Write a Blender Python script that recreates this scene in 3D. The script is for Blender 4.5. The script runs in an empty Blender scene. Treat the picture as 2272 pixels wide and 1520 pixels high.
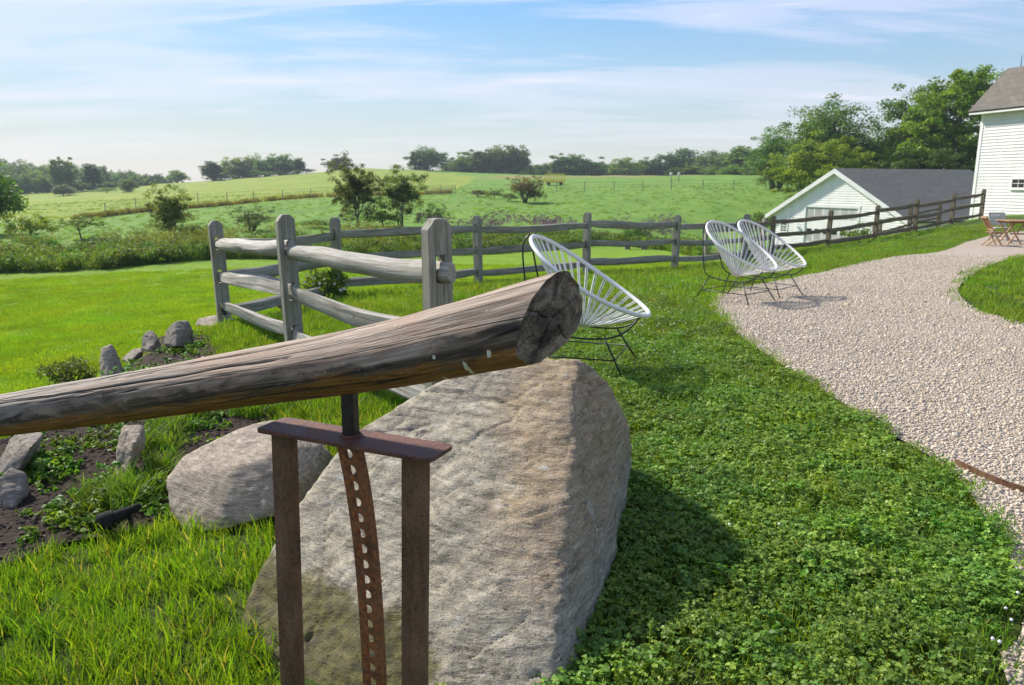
import bpy, bmesh, math, random
import numpy as np
from mathutils import Vector, Matrix, geometry, noise as mnoise

SC = bpy.context.scene
COL = SC.collection
rng = np.random.default_rng(7)
random.seed(7)
R = math.radians

# ------------------------------------------------------------------ camera
F_PX, CX, CY, HOR = 1680.0, 1136.0, 760.0, 405.0      # measured on the photograph (2272 x 1520)
PITCH = math.atan((CY - HOR) / F_PX)
CAM = Vector((0, 0, 1.35))
cam_d = bpy.data.cameras.new('camera')
cam_d.sensor_width = 36.0
cam_d.lens = 36.0 * F_PX / 2272.0
cam_d.clip_start = 0.05
cam_d.clip_end = 6000
cam_d.dof.use_dof = True
cam_d.dof.focus_distance = 2.2
cam_d.dof.aperture_fstop = 9.0
cam_o = bpy.data.objects.new('camera', cam_d)
cam_o.location = CAM
cam_o.rotation_euler = (R(90) - PITCH, 0, 0)
COL.objects.link(cam_o)
SC.camera = cam_o

# ------------------------------------------------------------------ light
SUN_DIR = Vector((-0.735, 0.68, 0.0)).normalized() * math.cos(R(38)) + Vector((0, 0, math.sin(R(38))))
sun_d = bpy.data.lights.new('sun', 'SUN')
sun_d.energy = 4.5
sun_d.angle = R(3.5)
sun_d.color = (1.0, 0.94, 0.84)
sun_o = bpy.data.objects.new('sun', sun_d)
sun_o.rotation_euler = SUN_DIR.to_track_quat('Z', 'Y').to_euler()
sun_o.location = (-20, 10, 30)
COL.objects.link(sun_o)

SC.view_settings.view_transform = 'Standard'
SC.view_settings.look = 'None'
SC.view_settings.exposure = 0.72
SC.view_settings.gamma = 1.0
SC.render.engine = 'CYCLES'
SC.cycles.use_denoising = True
SC.cycles.max_bounces = 6
SC.cycles.diffuse_bounces = 3
SC.cycles.transparent_max_bounces = 6
SC.cycles.volume_bounces = 0
SC.cycles.sample_clamp_indirect = 6.0


def node(nt, t, ins=None, **props):
    n = nt.nodes.new(t)
    for k, v in props.items():
        setattr(n, k, v)
    for k, v in (ins or {}).items():
        s = n.inputs[k]
        if isinstance(v, bpy.types.NodeSocket):
            nt.links.new(v, s)
        else:
            s.default_value = v
    return n


def c4(c):
    return (c[0], c[1], c[2], 1.0)


def ramp(nt, fac, stops, interp='LINEAR'):
    n = node(nt, 'ShaderNodeValToRGB', {'Fac': fac})
    n.color_ramp.interpolation = interp
    el = n.color_ramp.elements
    while len(el) < len(stops):
        el.new(0.5)
    for e, (p, c) in zip(el, stops):
        e.position = p
        e.color = c4(c) if isinstance(c, (tuple, list)) else (c, c, c, 1)
    return n.outputs['Color']


def mix(nt, fac, a, b, mode='MIX'):
    n = nt.nodes.new('ShaderNodeMix')
    n.data_type = 'RGBA'
    n.blend_type = mode
    n.clamp_factor = True
    for i, v in ((0, fac), (6, a), (7, b)):
        if isinstance(v, bpy.types.NodeSocket):
            nt.links.new(v, n.inputs[i])
        elif i == 0:
            n.inputs[i].default_value = v
        else:
            n.inputs[i].default_value = c4(v)
    return n.outputs[2]


def mth(nt, op, a, b=0.0, clamp=False):
    n = nt.nodes.new('ShaderNodeMath')
    n.operation = op
    n.use_clamp = clamp
    for i, v in ((0, a), (1, b)):
        if isinstance(v, bpy.types.NodeSocket):
            nt.links.new(v, n.inputs[i])
        else:
            n.inputs[i].default_value = v
    return n.outputs[0]


def noise_n(nt, vec, scale, detail=4.0, rough=0.55, dist=0.0):
    n = node(nt, 'ShaderNodeTexNoise', {'Scale': scale, 'Detail': detail, 'Roughness': rough, 'Distortion': dist})
    if vec is not None:
        nt.links.new(vec, n.inputs['Vector'])
    return n.outputs['Fac']


def mapping(nt, vec, scale=(1, 1, 1), rot=(0, 0, 0), loc=(0, 0, 0)):
    n = node(nt, 'ShaderNodeMapping', {'Vector': vec, 'Scale': scale, 'Rotation': rot, 'Location': loc})
    return n.outputs[0]


# ------------------------------------------------------------------ sky
W = bpy.data.worlds.new('World')
SC.world = W
W.use_nodes = True
nt = W.node_tree
nt.nodes.clear()
sky = node(nt, 'ShaderNodeTexSky', sky_type='NISHITA', sun_disc=False)
sky.sun_elevation = R(38)
sky.sun_rotation = math.atan2(SUN_DIR.x, SUN_DIR.y)
sky.altitude = 100
sky.air_density = 1.0
sky.dust_density = 0.25
sky.ozone_density = 1.3
tc = node(nt, 'ShaderNodeTexCoord')
sep = node(nt, 'ShaderNodeSeparateXYZ', {0: tc.outputs['Generated']})
zz = mth(nt, 'ADD', mth(nt, 'MAXIMUM', sep.outputs[2], 0.0), 0.10)
px_ = mth(nt, 'DIVIDE', sep.outputs[0], zz)
py_ = mth(nt, 'DIVIDE', sep.outputs[1], zz)
cmb = node(nt, 'ShaderNodeCombineXYZ', {0: px_, 1: py_, 2: 0.0}).outputs[0]
m1 = mapping(nt, cmb, scale=(0.42, 1.15, 1), rot=(0, 0, R(-14)), loc=(3.7, 1.2, 0))
warp = noise_n(nt, m1, 1.1, 3, 0.5)
m2 = node(nt, 'ShaderNodeVectorMath', {0: m1, 1: node(nt, 'ShaderNodeCombineXYZ', {0: mth(nt, 'MULTIPLY', warp, 0.9), 1: mth(nt, 'MULTIPLY', warp, 0.5), 2: 0.0}).outputs[0]}, operation='ADD').outputs[0]
big = noise_n(nt, m2, 0.85, 3, 0.5)
fine = noise_n(nt, m2, 2.6, 8, 0.62)
cl = mth(nt, 'ADD', mth(nt, 'MULTIPLY', big, 0.62), mth(nt, 'MULTIPLY', fine, 0.38))
clm = ramp(nt, cl, [(0.44, 0.0), (0.56, 0.42), (0.70, 0.95)], 'EASE')
hz = node(nt, 'ShaderNodeMapRange', {0: sep.outputs[2], 1: 0.0, 2: 0.22, 3: 0.25, 4: 1.0}, clamp=True).outputs[0]
clf = mth(nt, 'MULTIPLY', node(nt, 'ShaderNodeRGBToBW', {0: clm}).outputs[0], hz)
skyc = node(nt, 'ShaderNodeHueSaturation', {'Hue': 0.497, 'Saturation': 1.38, 'Value': 1.0, 'Color': sky.outputs[0]}).outputs[0]
lum = node(nt, 'ShaderNodeRGBToBW', {0: skyc}).outputs[0]
knee = mth(nt, 'DIVIDE', 1.0, mth(nt, 'ADD', 1.0, mth(nt, 'MULTIPLY', lum, 0.14)))
skyc = node(nt, 'ShaderNodeVectorMath', {0: skyc, 3: knee}, operation='SCALE').outputs[0]
hzf = node(nt, 'ShaderNodeMapRange', {0: sep.outputs[2], 1: 0.0, 2: 0.24, 3: 0.66, 4: 0.0}, clamp=True).outputs[0]
skyc = mix(nt, hzf, skyc, (3.25, 3.35, 3.7))
skyc = node(nt, 'ShaderNodeVectorMath', {0: skyc, 1: (0.86, 0.86, 0.88)}, operation='MULTIPLY').outputs[0]
skyc = mix(nt, clf, skyc, (4.5, 4.15, 4.8))
bg = node(nt, 'ShaderNodeBackground', {'Color': skyc, 'Strength': 0.15})
wo = node(nt, 'ShaderNodeOutputWorld', {'Surface': bg.outputs[0]})

# ------------------------------------------------------------------ pixel <-> place helpers
_fw = Vector((0, math.cos(PITCH), -math.sin(PITCH)))
_up = Vector((0, math.sin(PITCH), math.cos(PITCH)))


def ray(px, py):
    return Vector((1, 0, 0)) * ((px - CX) / F_PX) + _up * ((CY - py) / F_PX) + _fw


def P(px, py, Y):
    """the point seen at that place of the photograph, Y metres in front of the camera"""
    d = ray(px, py)
    return CAM + d * (Y / d.y)


# ------------------------------------------------------------------ terrain heights
CTRL = [(-6, -8, -.1), (0, -8, 0), (8, -8, 0), (0, 0, 0), (1.5, 1.5, 0), (3, 3, 0), (-1.5, 0.5, -.06), (-4, 0, -.2), (6, 2, 0), (2, 5, 0), (5, 5, 0),
        (0.8, 3.2, -.01), (0, 4, -.05), (1, 5.3, -.01), (2.6, 8.5, -.05), (5, 8, -.03), (8, 8, 0), (4, 12, -.18), (8, 14, -.15), (14, 14, -.1),
        (-0.41, 4.15, -.09), (-1.96, 6.45, -.17), (-3.36, 8.5, -.32), (-2.68, 11.3, -.40), (-.6, 13.1, -.42), (1.5, 15, -.46), (3.75, 17, -.55), (6.0, 19.4, -.65),
        (6.3, 23.6, -1.05), (5.5, 14, -.30), (8, 18, -.40), (8.5, 25, -.9), (10.9, 26.4, -.80), (13.2, 27.6, -.63), (15.6, 29, -.44), (18, 30.3, -.2), (19.8, 30.9, -.05),
        (16, 22.6, -.52), (20, 22, -.5), (12, 21, -.55), (22.3, 37, -.43), (26, 24, -.4), (30, 40, -.3), (26, 50, -1.6),
        (-.85, 2.1, -.08), (-1.6, 2.1, -.12), (-1.4, 3.2, -.15), (-2.3, 3.4, -.17), (-2.9, 4.3, -.19), (-3.1, 5.9, -.22), (-3.4, 7.4, -.26), (-4.0, 3.6, -.35),
        # foot of the bank and the low lawn
        (-4.6, 6.2, -.95), (-4.9, 8.0, -1.0), (-5.0, 10.2, -1.1), (-4.2, 12.8, -1.05), (-2.2, 15.2, -1.0), (.6, 18, -1.05), (3.2, 21, -1.15), (5, 25, -1.3), (-6, 4, -1.0), (-8, 2, -1.1), (-8, -4, -1.0),
        (-5.6, 9.5, -1.2), (-8, 12, -1.28), (-8, 16, -1.35), (-16, 24, -1.5), (-8, 22, -1.42), (-3, 20, -1.35), (0, 24, -1.42), (2, 33, -1.55), (8, 36, -1.8), (-10, 30, -1.5), (-24, 20, -1.6),
        (-16, 36, -1.55), (-30, 43, -1.7), (-10, 47, -1.25), (-7, 48, -1.25), (0, 42, -1.6), (4, 42, -1.6), (4, 65, -1.6), (-20, 65, -1.75), (14, 48, -3.0),
        # barn yard below the fence
        (18.5, 54, -3.5), (23, 50, -3.55), (27, 47, -3.2), (22, 44, -3.3), (17, 42, -3.0), (14, 34, -2.0), (19, 38, -1.9), (28, 62, -3.3), (45, 66, -3.0), (36, 75, -2.6), (20, 62, -3.0),
        (25, 75, -2.0), (32, 90, -1.2), (45, 125, .5), (60, 170, 3.0), (90, 170, 3.0), (70, 90, 0),
        # hill pasture
        (10, 105, -.85), (14, 150, .5), (2, 100, -.95), (-26, 110, -.75), (-42, 78, -2.2), (-55, 100, -2.1), (-75, 60, -2.6), (-118, 200, -2.9), (-155, 230, -3.6),
        (-60, 180, .1), (-122, 300, 1.7), (-90, 300, 4.0), (-55, 300, 6.8), (-25, 300, 5.6), (0, 300, 4.4), (30, 300, 3.2), (60, 300, 3.0), (110, 300, 4.0), (160, 300, 5.0),
        (-200, 330, -2), (0, 420, 2.5), (-120, 420, 1.0), (160, 420, 3), (-60, 420, 4),
        (0, 900, -8), (-600, 600, -10), (600, 600, -6), (-900, 0, -12), (900, 0, -8), (0, -900, -8), (0, 1900, -12), (-1600, 1000, -12), (1600, 1000, -12), (-150, 60, -4), (-120, -40, -4), (120, 20, 0), (60, -60, 0)]
_C = np.array(CTRL, float)


def _fit():
    n = len(_C)
    D = np.sqrt((_C[:, None, 0] - _C[None, :, 0]) ** 2 + (_C[:, None, 1] - _C[None, :, 1]) ** 2 + 0.09)
    A = np.zeros((n + 3, n + 3))
    A[:n, :n] = D - np.eye(n) * 0.02
    A[:n, n] = 1
    A[:n, n + 1:] = _C[:, :2]
    A[n:, :n] = A[:n, n:].T
    b = np.concatenate([_C[:, 2], np.zeros(3)])
    return np.linalg.solve(A, b)


_WGT = _fit()


def H(x, y):
    x = np.asarray(x, float)
    y = np.asarray(y, float)
    shp = np.broadcast(x, y).shape
    xf = np.broadcast_to(x, shp).ravel()
    yf = np.broadcast_to(y, shp).ravel()
    out = np.empty(xf.shape)
    n = len(_C)
    for s in range(0, len(xf), 20000):
        xs, ys = xf[s:s + 20000], yf[s:s + 20000]
        D = np.sqrt((xs[:, None] - _C[None, :, 0]) ** 2 + (ys[:, None] - _C[None, :, 1]) ** 2 + 0.09)
        z = D @ _WGT[:n] + _WGT[n] + _WGT[n + 1] * xs + _WGT[n + 2] * ys
        r = np.hypot(xs, ys)
        a = np.clip((r - 3) / 60, 0.0, 1.0)
        z = z + 0.010 * (np.sin(xs * 2.3 + ys * .7) * np.sin(ys * 1.9 - xs * .6)) * np.clip(r - .5, 0, 1)
        z = z + a * 0.16 * (np.sin(xs * .19 + 1.3) * np.sin(ys * .11 + .4) + .5 * np.sin(xs * .41 - ys * .23))
        out[s:s + 20000] = z
    return out.reshape(shp) if shp else float(out[0])


def hz_at(x, y):
    return float(H(np.array([x]), np.array([y]))[0])


_YS = np.geomspace(0.6, 900, 1500)


def G(px, py):
    """where the ray through that pixel meets the ground"""
    d = ray(px, py)
    t = _YS / d.y
    xs, zs = d.x * t, CAM.z + d.z * t
    h = H(xs, _YS)
    k = np.nonzero(zs < h)[0]
    if len(k) == 0:
        i = len(_YS) - 1
        return Vector((xs[i], _YS[i], h[i]))
    i = max(int(k[0]), 1)
    a, b = zs[i - 1] - h[i - 1], h[i] - zs[i]
    Y = _YS[i - 1] + (_YS[i] - _YS[i - 1]) * (a / (a + b + 1e-12))
    p = CAM + d * (Y / d.y)
    return Vector((p.x, p.y, hz_at(p.x, p.y)))


def inpoly(x, y, poly):
    x = np.asarray(x)
    y = np.asarray(y)
    ins = np.zeros(x.shape, bool)
    n = len(poly)
    for i in range(n):
        x1, y1 = poly[i][0], poly[i][1]
        x2, y2 = poly[(i + 1) % n][0], poly[(i + 1) % n][1]
        c = ((y1 > y) != (y2 > y)) & (x < (x2 - x1) * (y - y1) / ((y2 - y1) if y2 != y1 else 1e-9) + x1)
        ins ^= c
    return ins


def polydist(x, y, poly, closed=True):
    x = np.asarray(x, float)
    y = np.asarray(y, float)
    d = np.full(x.shape, 1e9)
    n = len(poly)
    for i in range(n if closed else n - 1):
        ax, ay = poly[i][0], poly[i][1]
        bx, by = poly[(i + 1) % n][0], poly[(i + 1) % n][1]
        L = (bx - ax) ** 2 + (by - ay) ** 2 + 1e-12
        t = np.clip(((x - ax) * (bx - ax) + (y - ay) * (by - ay)) / L, 0, 1)
        d = np.minimum(d, np.hypot(x - ax - t * (bx - ax), y - ay - t * (by - ay)))
    return d


# ------------------------------------------------------------------ mesh helpers
def mesh_np(name, V, Fc, mat=None, smooth=False):
    """V (n,3), Fc: (m,k) array or a list of such arrays"""
    V = np.asarray(V, np.float32)
    blocks = Fc if isinstance(Fc, list) else [Fc]
    blocks = [np.asarray(b, np.int32) for b in blocks if len(b)]
    me = bpy.data.meshes.new(name)
    me.vertices.add(len(V))
    me.vertices.foreach_set('co', V.ravel())
    nl = sum(b.size for b in blocks)
    npoly = sum(len(b) for b in blocks)
    me.loops.add(nl)
    me.polygons.add(npoly)
    me.loops.foreach_set('vertex_index', np.concatenate([b.ravel() for b in blocks]))
    starts, o = [], 0
    for b in blocks:
        starts.append(o + np.arange(len(b)) * b.shape[1])
        o += b.size
    me.polygons.foreach_set('loop_start', np.concatenate(starts).astype(np.int32))
    me.update(calc_edges=True)
    if smooth:
        me.polygons.foreach_set('use_smooth', np.ones(npoly, bool))
    if mat is not None:
        me.materials.append(mat)
    return me


def fattr(me, name, vals, t='FLOAT'):
    a = me.attributes.new(name, t, 'POINT')
    if t == 'FLOAT':
        a.data.foreach_set('value', np.asarray(vals, np.float32).ravel())
    else:
        a.data.foreach_set('vector', np.asarray(vals, np.float32).ravel())


def obj(name, me, parent=None):
    o = bpy.data.objects.new(name, me)
    COL.objects.link(o)
    if parent is not None:
        o.parent = parent
    return o


def tag(o, label=None, cat=None, group=None, kind=None):
    if label:
        o['label'] = label
    if cat:
        o['category'] = cat
    if group:
        o['group'] = group
    if kind:
        o['kind'] = kind
    return o


def empty(name, loc, rz=0.0):
    o = bpy.data.objects.new(name, None)
    o.empty_display_size = 0.1
    o.location = loc
    o.rotation_euler = (0, 0, rz)
    COL.objects.link(o)
    return o


class MB:
    def __init__(s):
        s.v, s.q, s.t, s.n = [], [], [], []

    def add(s, V, quads=(), tris=(), ngons=()):
        o = len(s.v)
        s.v.extend([tuple(p) for p in V])
        s.q.extend([tuple(i + o for i in f) for f in quads])
        s.t.extend([tuple(i + o for i in f) for f in tris])
        s.n.extend([tuple(i + o for i in f) for f in ngons])

    def box(s, c, size, M=None):
        hx, hy, hz_ = size[0] / 2, size[1] / 2, size[2] / 2
        V = [Vector((sx * hx, sy * hy, sz * hz_)) for sz in (-1, 1) for sy in (-1, 1) for sx in (-1, 1)]
        if M is not None:
            V = [M @ p for p in V]
        c = Vector(c)
        s.add([p + c for p in V], [(0, 2, 3, 1), (4, 5, 7, 6), (0, 1, 5, 4), (2, 6, 7, 3), (0, 4, 6, 2), (1, 3, 7, 5)])

    def hexa(s, pts8):
        s.add(pts8, [(0, 2, 3, 1), (4, 5, 7, 6), (0, 1, 5, 4), (2, 6, 7, 3), (0, 4, 6, 2), (1, 3, 7, 5)])

    def bar(s, a, b, w, h, up=(0, 0, 1)):
        a, b = Vector(a), Vector(b)
        d = (b - a).normalized()
        u = Vector(up)
        sd = d.cross(u)
        if sd.length < 1e-4:
            sd = d.cross(Vector((1, 0, 0)))
        sd.normalize()
        u = sd.cross(d).normalized()
        V = []
        for p in (a, b):
            for j in (-1, 1):
                for i in (-1, 1):
                    V.append(p + sd * (i * w / 2) + u * (j * h / 2))
        s.hexa(V)

    def prism(s, poly, ext):
        """poly: list of 3D points (planar), ext: extrusion vector"""
        n = len(poly)
        A = [Vector(p) for p in poly]
        B = [p + Vector(ext) for p in A]
        s.add(A + B, [(i, (i + 1) % n, n + (i + 1) % n, n + i) for i in range(n)], (), [tuple(range(n))[::-1], tuple(range(n, 2 * n))])

    def tube(s, pts, rad, n=8, cap=True, closed=False):
        pts = [Vector(p) for p in pts]
        m = len(pts)
        if not isinstance(rad, (list, tuple)):
            rad = [rad] * m
        V = []
        ref = None
        for i, p in enumerate(pts):
            if closed:
                d = pts[(i + 1) % m] - pts[i - 1]
            else:
                d = pts[min(i + 1, m - 1)] - pts[max(i - 1, 0)]
            d.normalize()
            if ref is None:
                ref = Vector((0, 0, 1)) if abs(d.z) < .9 else Vector((1, 0, 0))
            u = (ref - d * ref.dot(d)).normalized()
            ref = u
            w = d.cross(u)
            for k in range(n):
                a = 2 * math.pi * k / n
                V.append(p + (u * math.cos(a) + w * math.sin(a)) * rad[i])
        Q = []
        rng_ = m if closed else m - 1
        for i in range(rng_):
            j = (i + 1) % m
            for k in range(n):
                Q.append((i * n + k, i * n + (k + 1) % n, j * n + (k + 1) % n, j * n + k))
        ng = []
        if cap and not closed:
            ng = [tuple(range(n))[::-1], tuple(range((m - 1) * n, m * n))]
        s.add(V, Q, (), ng)

    def build(s, name, mat, parent=None, smooth=False, off=None, bevel=0.0, angle=None):
        me = bpy.data.meshes.new(name)
        V = s.v if off is None else [(p[0] - off[0], p[1] - off[1], p[2] - off[2]) for p in s.v]
        me.from_pydata(V, [], s.q + s.t + s.n)
        me.update()
        if bevel > 0:
            bm = bmesh.new()
            bm.from_mesh(me)
            bmesh.ops.remove_doubles(bm, verts=bm.verts, dist=1e-5)
            es = [e for e in bm.edges if len(e.link_faces) == 2 and e.calc_face_angle(0) > 0.6]
            bmesh.ops.bevel(bm, geom=es, offset=bevel, segments=2, affect='EDGES', profile=0.6)
            bm.to_mesh(me)
            bm.free()
        if smooth:
            me.polygons.foreach_set('use_smooth', np.ones(len(me.polygons), bool))
            if angle:
                me.set_sharp_from_angle(angle=angle)
        me.materials.append(mat)
        return obj(name, me, parent)


def copy_tree(o, parent=None):
    c = o.copy()
    COL.objects.link(c)
    if parent is not None:
        c.parent = parent
    for ch in o.children:
        copy_tree(ch, c)
    return c


# ------------------------------------------------------------------ materials
def new_mat(name):
    m = bpy.data.materials.new(name)
    m.use_nodes = True
    nt = m.node_tree
    nt.nodes.clear()
    out = nt.nodes.new('ShaderNodeOutputMaterial')
    return m, nt, out


def pbsdf(nt, out, color, rough=0.7, bump=None, bstr=0.3, bdist=0.01, spec=0.4, metal=0.0):
    b = node(nt, 'ShaderNodeBsdfPrincipled')
    for k, v in (('Base Color', color), ('Roughness', rough), ('Metallic', metal), ('Specular IOR Level', spec)):
        if isinstance(v, bpy.types.NodeSocket):
            nt.links.new(v, b.inputs[k])
        elif k == 'Base Color':
            b.inputs[k].default_value = c4(v)
        else:
            b.inputs[k].default_value = v
    if bump is not None:
        bn = node(nt, 'ShaderNodeBump', {'Strength': bstr, 'Distance': bdist, 'Height': bump})
        nt.links.new(bn.outputs[0], b.inputs['Normal'])
    nt.links.new(b.outputs[0], out.inputs[0])
    return b


def objco(nt):
    return node(nt, 'ShaderNodeTexCoord').outputs['Object']


def geoco(nt):
    return node(nt, 'ShaderNodeNewGeometry').outputs['Position']


def leaf_mat(name, stops, trans=0.4, tcol=None, rough=0.55, huevar=0.03, valvar=0.35, patch=.9, gain=(1.42, 1.28, 1.1)):
    stops = [(p, tuple(a * g for a, g in zip(c, gain))) for p, c in stops]
    m, nt, out = new_mat(name)
    at = node(nt, 'ShaderNodeAttribute', attribute_name='tint').outputs['Fac']
    col = ramp(nt, at, stops)
    oi = node(nt, 'ShaderNodeObjectInfo').outputs['Random']
    hue = node(nt, 'ShaderNodeMapRange', {0: oi, 1: 0.0, 2: 1.0, 3: 0.5 - huevar, 4: 0.5 + huevar}).outputs[0]
    val = node(nt, 'ShaderNodeMapRange', {0: mth(nt, 'FRACT', mth(nt, 'MULTIPLY', oi, 7.31)), 1: 0.0, 2: 1.0, 3: 1 - valvar, 4: 1 + valvar}).outputs[0]
    gp = geoco(nt)
    pn_ = noise_n(nt, gp, patch, 4, .6)
    val = mth(nt, 'MULTIPLY', val, node(nt, 'ShaderNodeMapRange', {0: pn_, 1: 0.3, 2: 0.7, 3: .80, 4: 1.2}).outputs[0])
    hue = mth(nt, 'ADD', hue, node(nt, 'ShaderNodeMapRange', {0: noise_n(nt, gp, patch * .7, 3, .6), 1: 0.3, 2: 0.7, 3: .016, 4: -.020}).outputs[0])
    col = node(nt, 'ShaderNodeHueSaturation', {'Hue': hue, 'Saturation': 1.0, 'Value': val, 'Color': col}).outputs[0]
    b = node(nt, 'ShaderNodeBsdfPrincipled', {'Base Color': col, 'Roughness': rough, 'Specular IOR Level': 0.3})
    tc_ = mix(nt, 1.0, col, tcol or (1.7, 1.55, 0.5), 'MULTIPLY')
    t = node(nt, 'ShaderNodeBsdfTranslucent', {'Color': tc_})
    ms = node(nt, 'ShaderNodeMixShader', {0: trans, 1: b.outputs[0], 2: t.outputs[0]})
    nt.links.new(ms.outputs[0], out.inputs[0])
    return m


def simple_mat(name, color, rough=0.6, var=0.15, scale=8.0, bstr=0.1, spec=0.4, metal=0.0):
    m, nt, out = new_mat(name)
    co = objco(nt)
    n = noise_n(nt, co, scale, 5, 0.6)
    lo = tuple(c * (1 - var) for c in color)
    hi = tuple(min(1, c * (1 + var)) for c in color)
    col = ramp(nt, n, [(0.3, lo), (0.7, hi)])
    pbsdf(nt, out, col, rough, n, bstr, 0.005, spec, metal)
    return m


def wood_mat(name, cols, scale=1.0, crack=0.6, moss=0.0, dirt=0.0):
    """weathered split wood; grain runs along attribute 'lc' x"""
    m, nt, out = new_mat(name)
    lc = node(nt, 'ShaderNodeAttribute', attribute_name='lc').outputs['Vector']
    oi = node(nt, 'ShaderNodeObjectInfo').outputs['Random']
    offs = node(nt, 'ShaderNodeCombineXYZ', {0: mth(nt, 'MULTIPLY', oi, 37.0), 1: mth(nt, 'MULTIPLY', oi, 11.0), 2: 0.0}).outputs[0]
    lc = node(nt, 'ShaderNodeVectorMath', {0: lc, 1: offs}, operation='ADD').outputs[0]
    g = noise_n(nt, mapping(nt, lc, (1.6 * scale, 55 * scale, 55 * scale)), 1.0, 5, 0.6, 0.3)
    bl = noise_n(nt, mapping(nt, lc, (3, 9, 9)), 1.0, 4, 0.6)
    col = ramp(nt, g, [(0.34, cols[0]), (0.5, cols[1]), (0.66, cols[2])])
    col = mix(nt, ramp(nt, bl, [(0.35, 0.55), (0.65, 0.0)]), col, cols[3])
    vo = node(nt, 'ShaderNodeTexVoronoi', {'Vector': mapping(nt, lc, (0.9, 26, 26)), 'Scale': 1.0}, feature='DISTANCE_TO_EDGE').outputs[0]
    ck = ramp(nt, vo, [(0.0, 1.0), (0.035, 0.0)])
    ck = mth(nt, 'MULTIPLY', ck, ramp(nt, noise_n(nt, mapping(nt, lc, (1.2, 7, 7)), 1, 2), [(0.5, 0.0), (0.62, crack)]))
    col = mix(nt, ck, col, (0.02, 0.018, 0.015))
    if moss > 0:
        mo = noise_n(nt, mapping(nt, lc, (5, 12, 12)), 1, 5, 0.65)
        col = mix(nt, ramp(nt, mo, [(0.5, 0.0), (0.75, moss)]), col, (0.10, 0.11, 0.035))
    hgt = mth(nt, 'SUBTRACT', g, mth(nt, 'MULTIPLY', ck, 1.5))
    pbsdf(nt, out, col, 0.82, hgt, 0.55, 0.006, 0.25)
    return m

# ------------------------------------------------------------------ outlines on the ground (plan view)
def outline(px):
    return [(lambda g: (g.x, g.y))(G(*p)) for p in px]


def smooth_line(pts, n=6):
    out = []
    m = len(pts)
    for i in range(m - 1):
        p0, p1, p2, p3 = [np.array(pts[min(max(k, 0), m - 1)]) for k in (i - 1, i, i + 1, i + 2)]
        for j in range(n):
            t = j / n
            out.append(tuple(.5 * ((2 * p1) + (p2 - p0) * t + (2 * p0 - 5 * p1 + 4 * p2 - p3) * t * t + (3 * p1 - p0 - 3 * p2 + p3) * t ** 3)))
    out.append(tuple(pts[-1]))
    return out


EDGE_L = outline([(2235, 1520), (2262, 1420), (2275, 1330), (2242, 1250), (2195, 1170), (2130, 1070), (2055, 1012), (1960, 958), (1860, 893), (1750, 822), (1660, 762), (1608, 722),
                  (1580, 692), (1578, 668), (1615, 648), (1690, 632), (1750, 622), (1850, 601), (2000, 571), (2130, 546), (2165, 535), (2210, 524), (2262, 517)])
EDGE_R = outline([(2276, 571), (2200, 591), (2152, 616), (2126, 645), (2140, 671), (2182, 696), (2275, 721)])
EDGE_L = smooth_line([(1.15, 0.2), (1.2, 1.0)] + EDGE_L)
EDGE_R = smooth_line(EDGE_R)
PATH = EDGE_L + [(24, 27), (27, 18)] + EDGE_R + [(9.5, 7.0), (9.0, 0.2)]
BED = smooth_line(outline([(-250, 1330), (0, 1268), (130, 1220), (290, 1190), (395, 1150), (520, 1010), (610, 915), (540, 850), (470, 770), (430, 738), (330, 768), (243, 838)]) + [(-3.2, 5.2), (-3.6, 3.4), (-3.4, 2.4)], 4)
LAWN_FAR = outline([(-200, 612), (0, 607), (229, 598), (317, 587), (458, 576), (600, 575), (729, 575), (870, 570), (1006, 566), (1072, 563), (1157, 559), (1259, 548), (1390, 545), (1480, 556), (1560, 575)])
LAWN = LAWN_FAR + [(7.5, 24.5), (5.2, 21.2), (3.0, 19), (1.2, 17.2), (-1, 15), (-3.2, 12.6), (-4.4, 10), (-4.3, 7.5), (-4.2, 6), (-5.4, 4), (-9, 1), (-22, 2)]

# ------------------------------------------------------------------ ground sheet
ang = np.concatenate([np.arange(-180, -54, 6.0), np.arange(-54, 50, 0.35), np.arange(50, 180, 6.0)])
ang = np.radians(ang)
rad = np.geomspace(0.35, 780, 230)
A, Rr = np.meshgrid(ang, rad)
GX, GY = Rr * np.sin(A), Rr * np.cos(A)
GZ = H(GX, GY)
na, nr = len(ang), len(rad)
V = np.stack([GX.ravel(), GY.ravel(), GZ.ravel()], 1)
ii, jj = np.meshgrid(np.arange(nr - 1), np.arange(na), indexing='ij')
j2 = (jj + 1) % na
Q = np.stack([ii * na + jj, (ii + 1) * na + jj, (ii + 1) * na + j2, ii * na + j2], -1).reshape(-1, 4)
V = np.vstack([V, [[0, 0, hz_at(0, 0)]]])
T = np.stack([np.full(na, len(V) - 1), np.arange(na), (np.arange(na) + 1) % na], 1)

# zone masks
vx, vy = V[:, 0], V[:, 1]
lawn = inpoly(vx, vy, LAWN).astype(float)
rr = np.hypot(vx, vy)
far_edge = polydist(vx, vy, LAWN_FAR, False)
meadow = ((~inpoly(vx, vy, LAWN)) & (far_edge < 13) & (vy > 20)).astype(float) * np.clip(1 - (far_edge - 7) / 6, 0, 1)
pasture = np.clip((rr - 34) / 8, 0, 1) * (1 - meadow)
FENCE_LINE_L = outline([(150, 490), (330, 470), (460, 460), (560, 450), (640, 443), (740, 437), (860, 434), (1000, 429)])
hayfield = np.zeros(len(V))
fl = [(p[0], p[1]) for p in FENCE_LINE_L]
up_poly = fl + [(-10, 240), (-40, 300), (-160, 330), (-180, 150)]
hayfield = inpoly(vx, vy, up_poly).astype(float)

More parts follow.
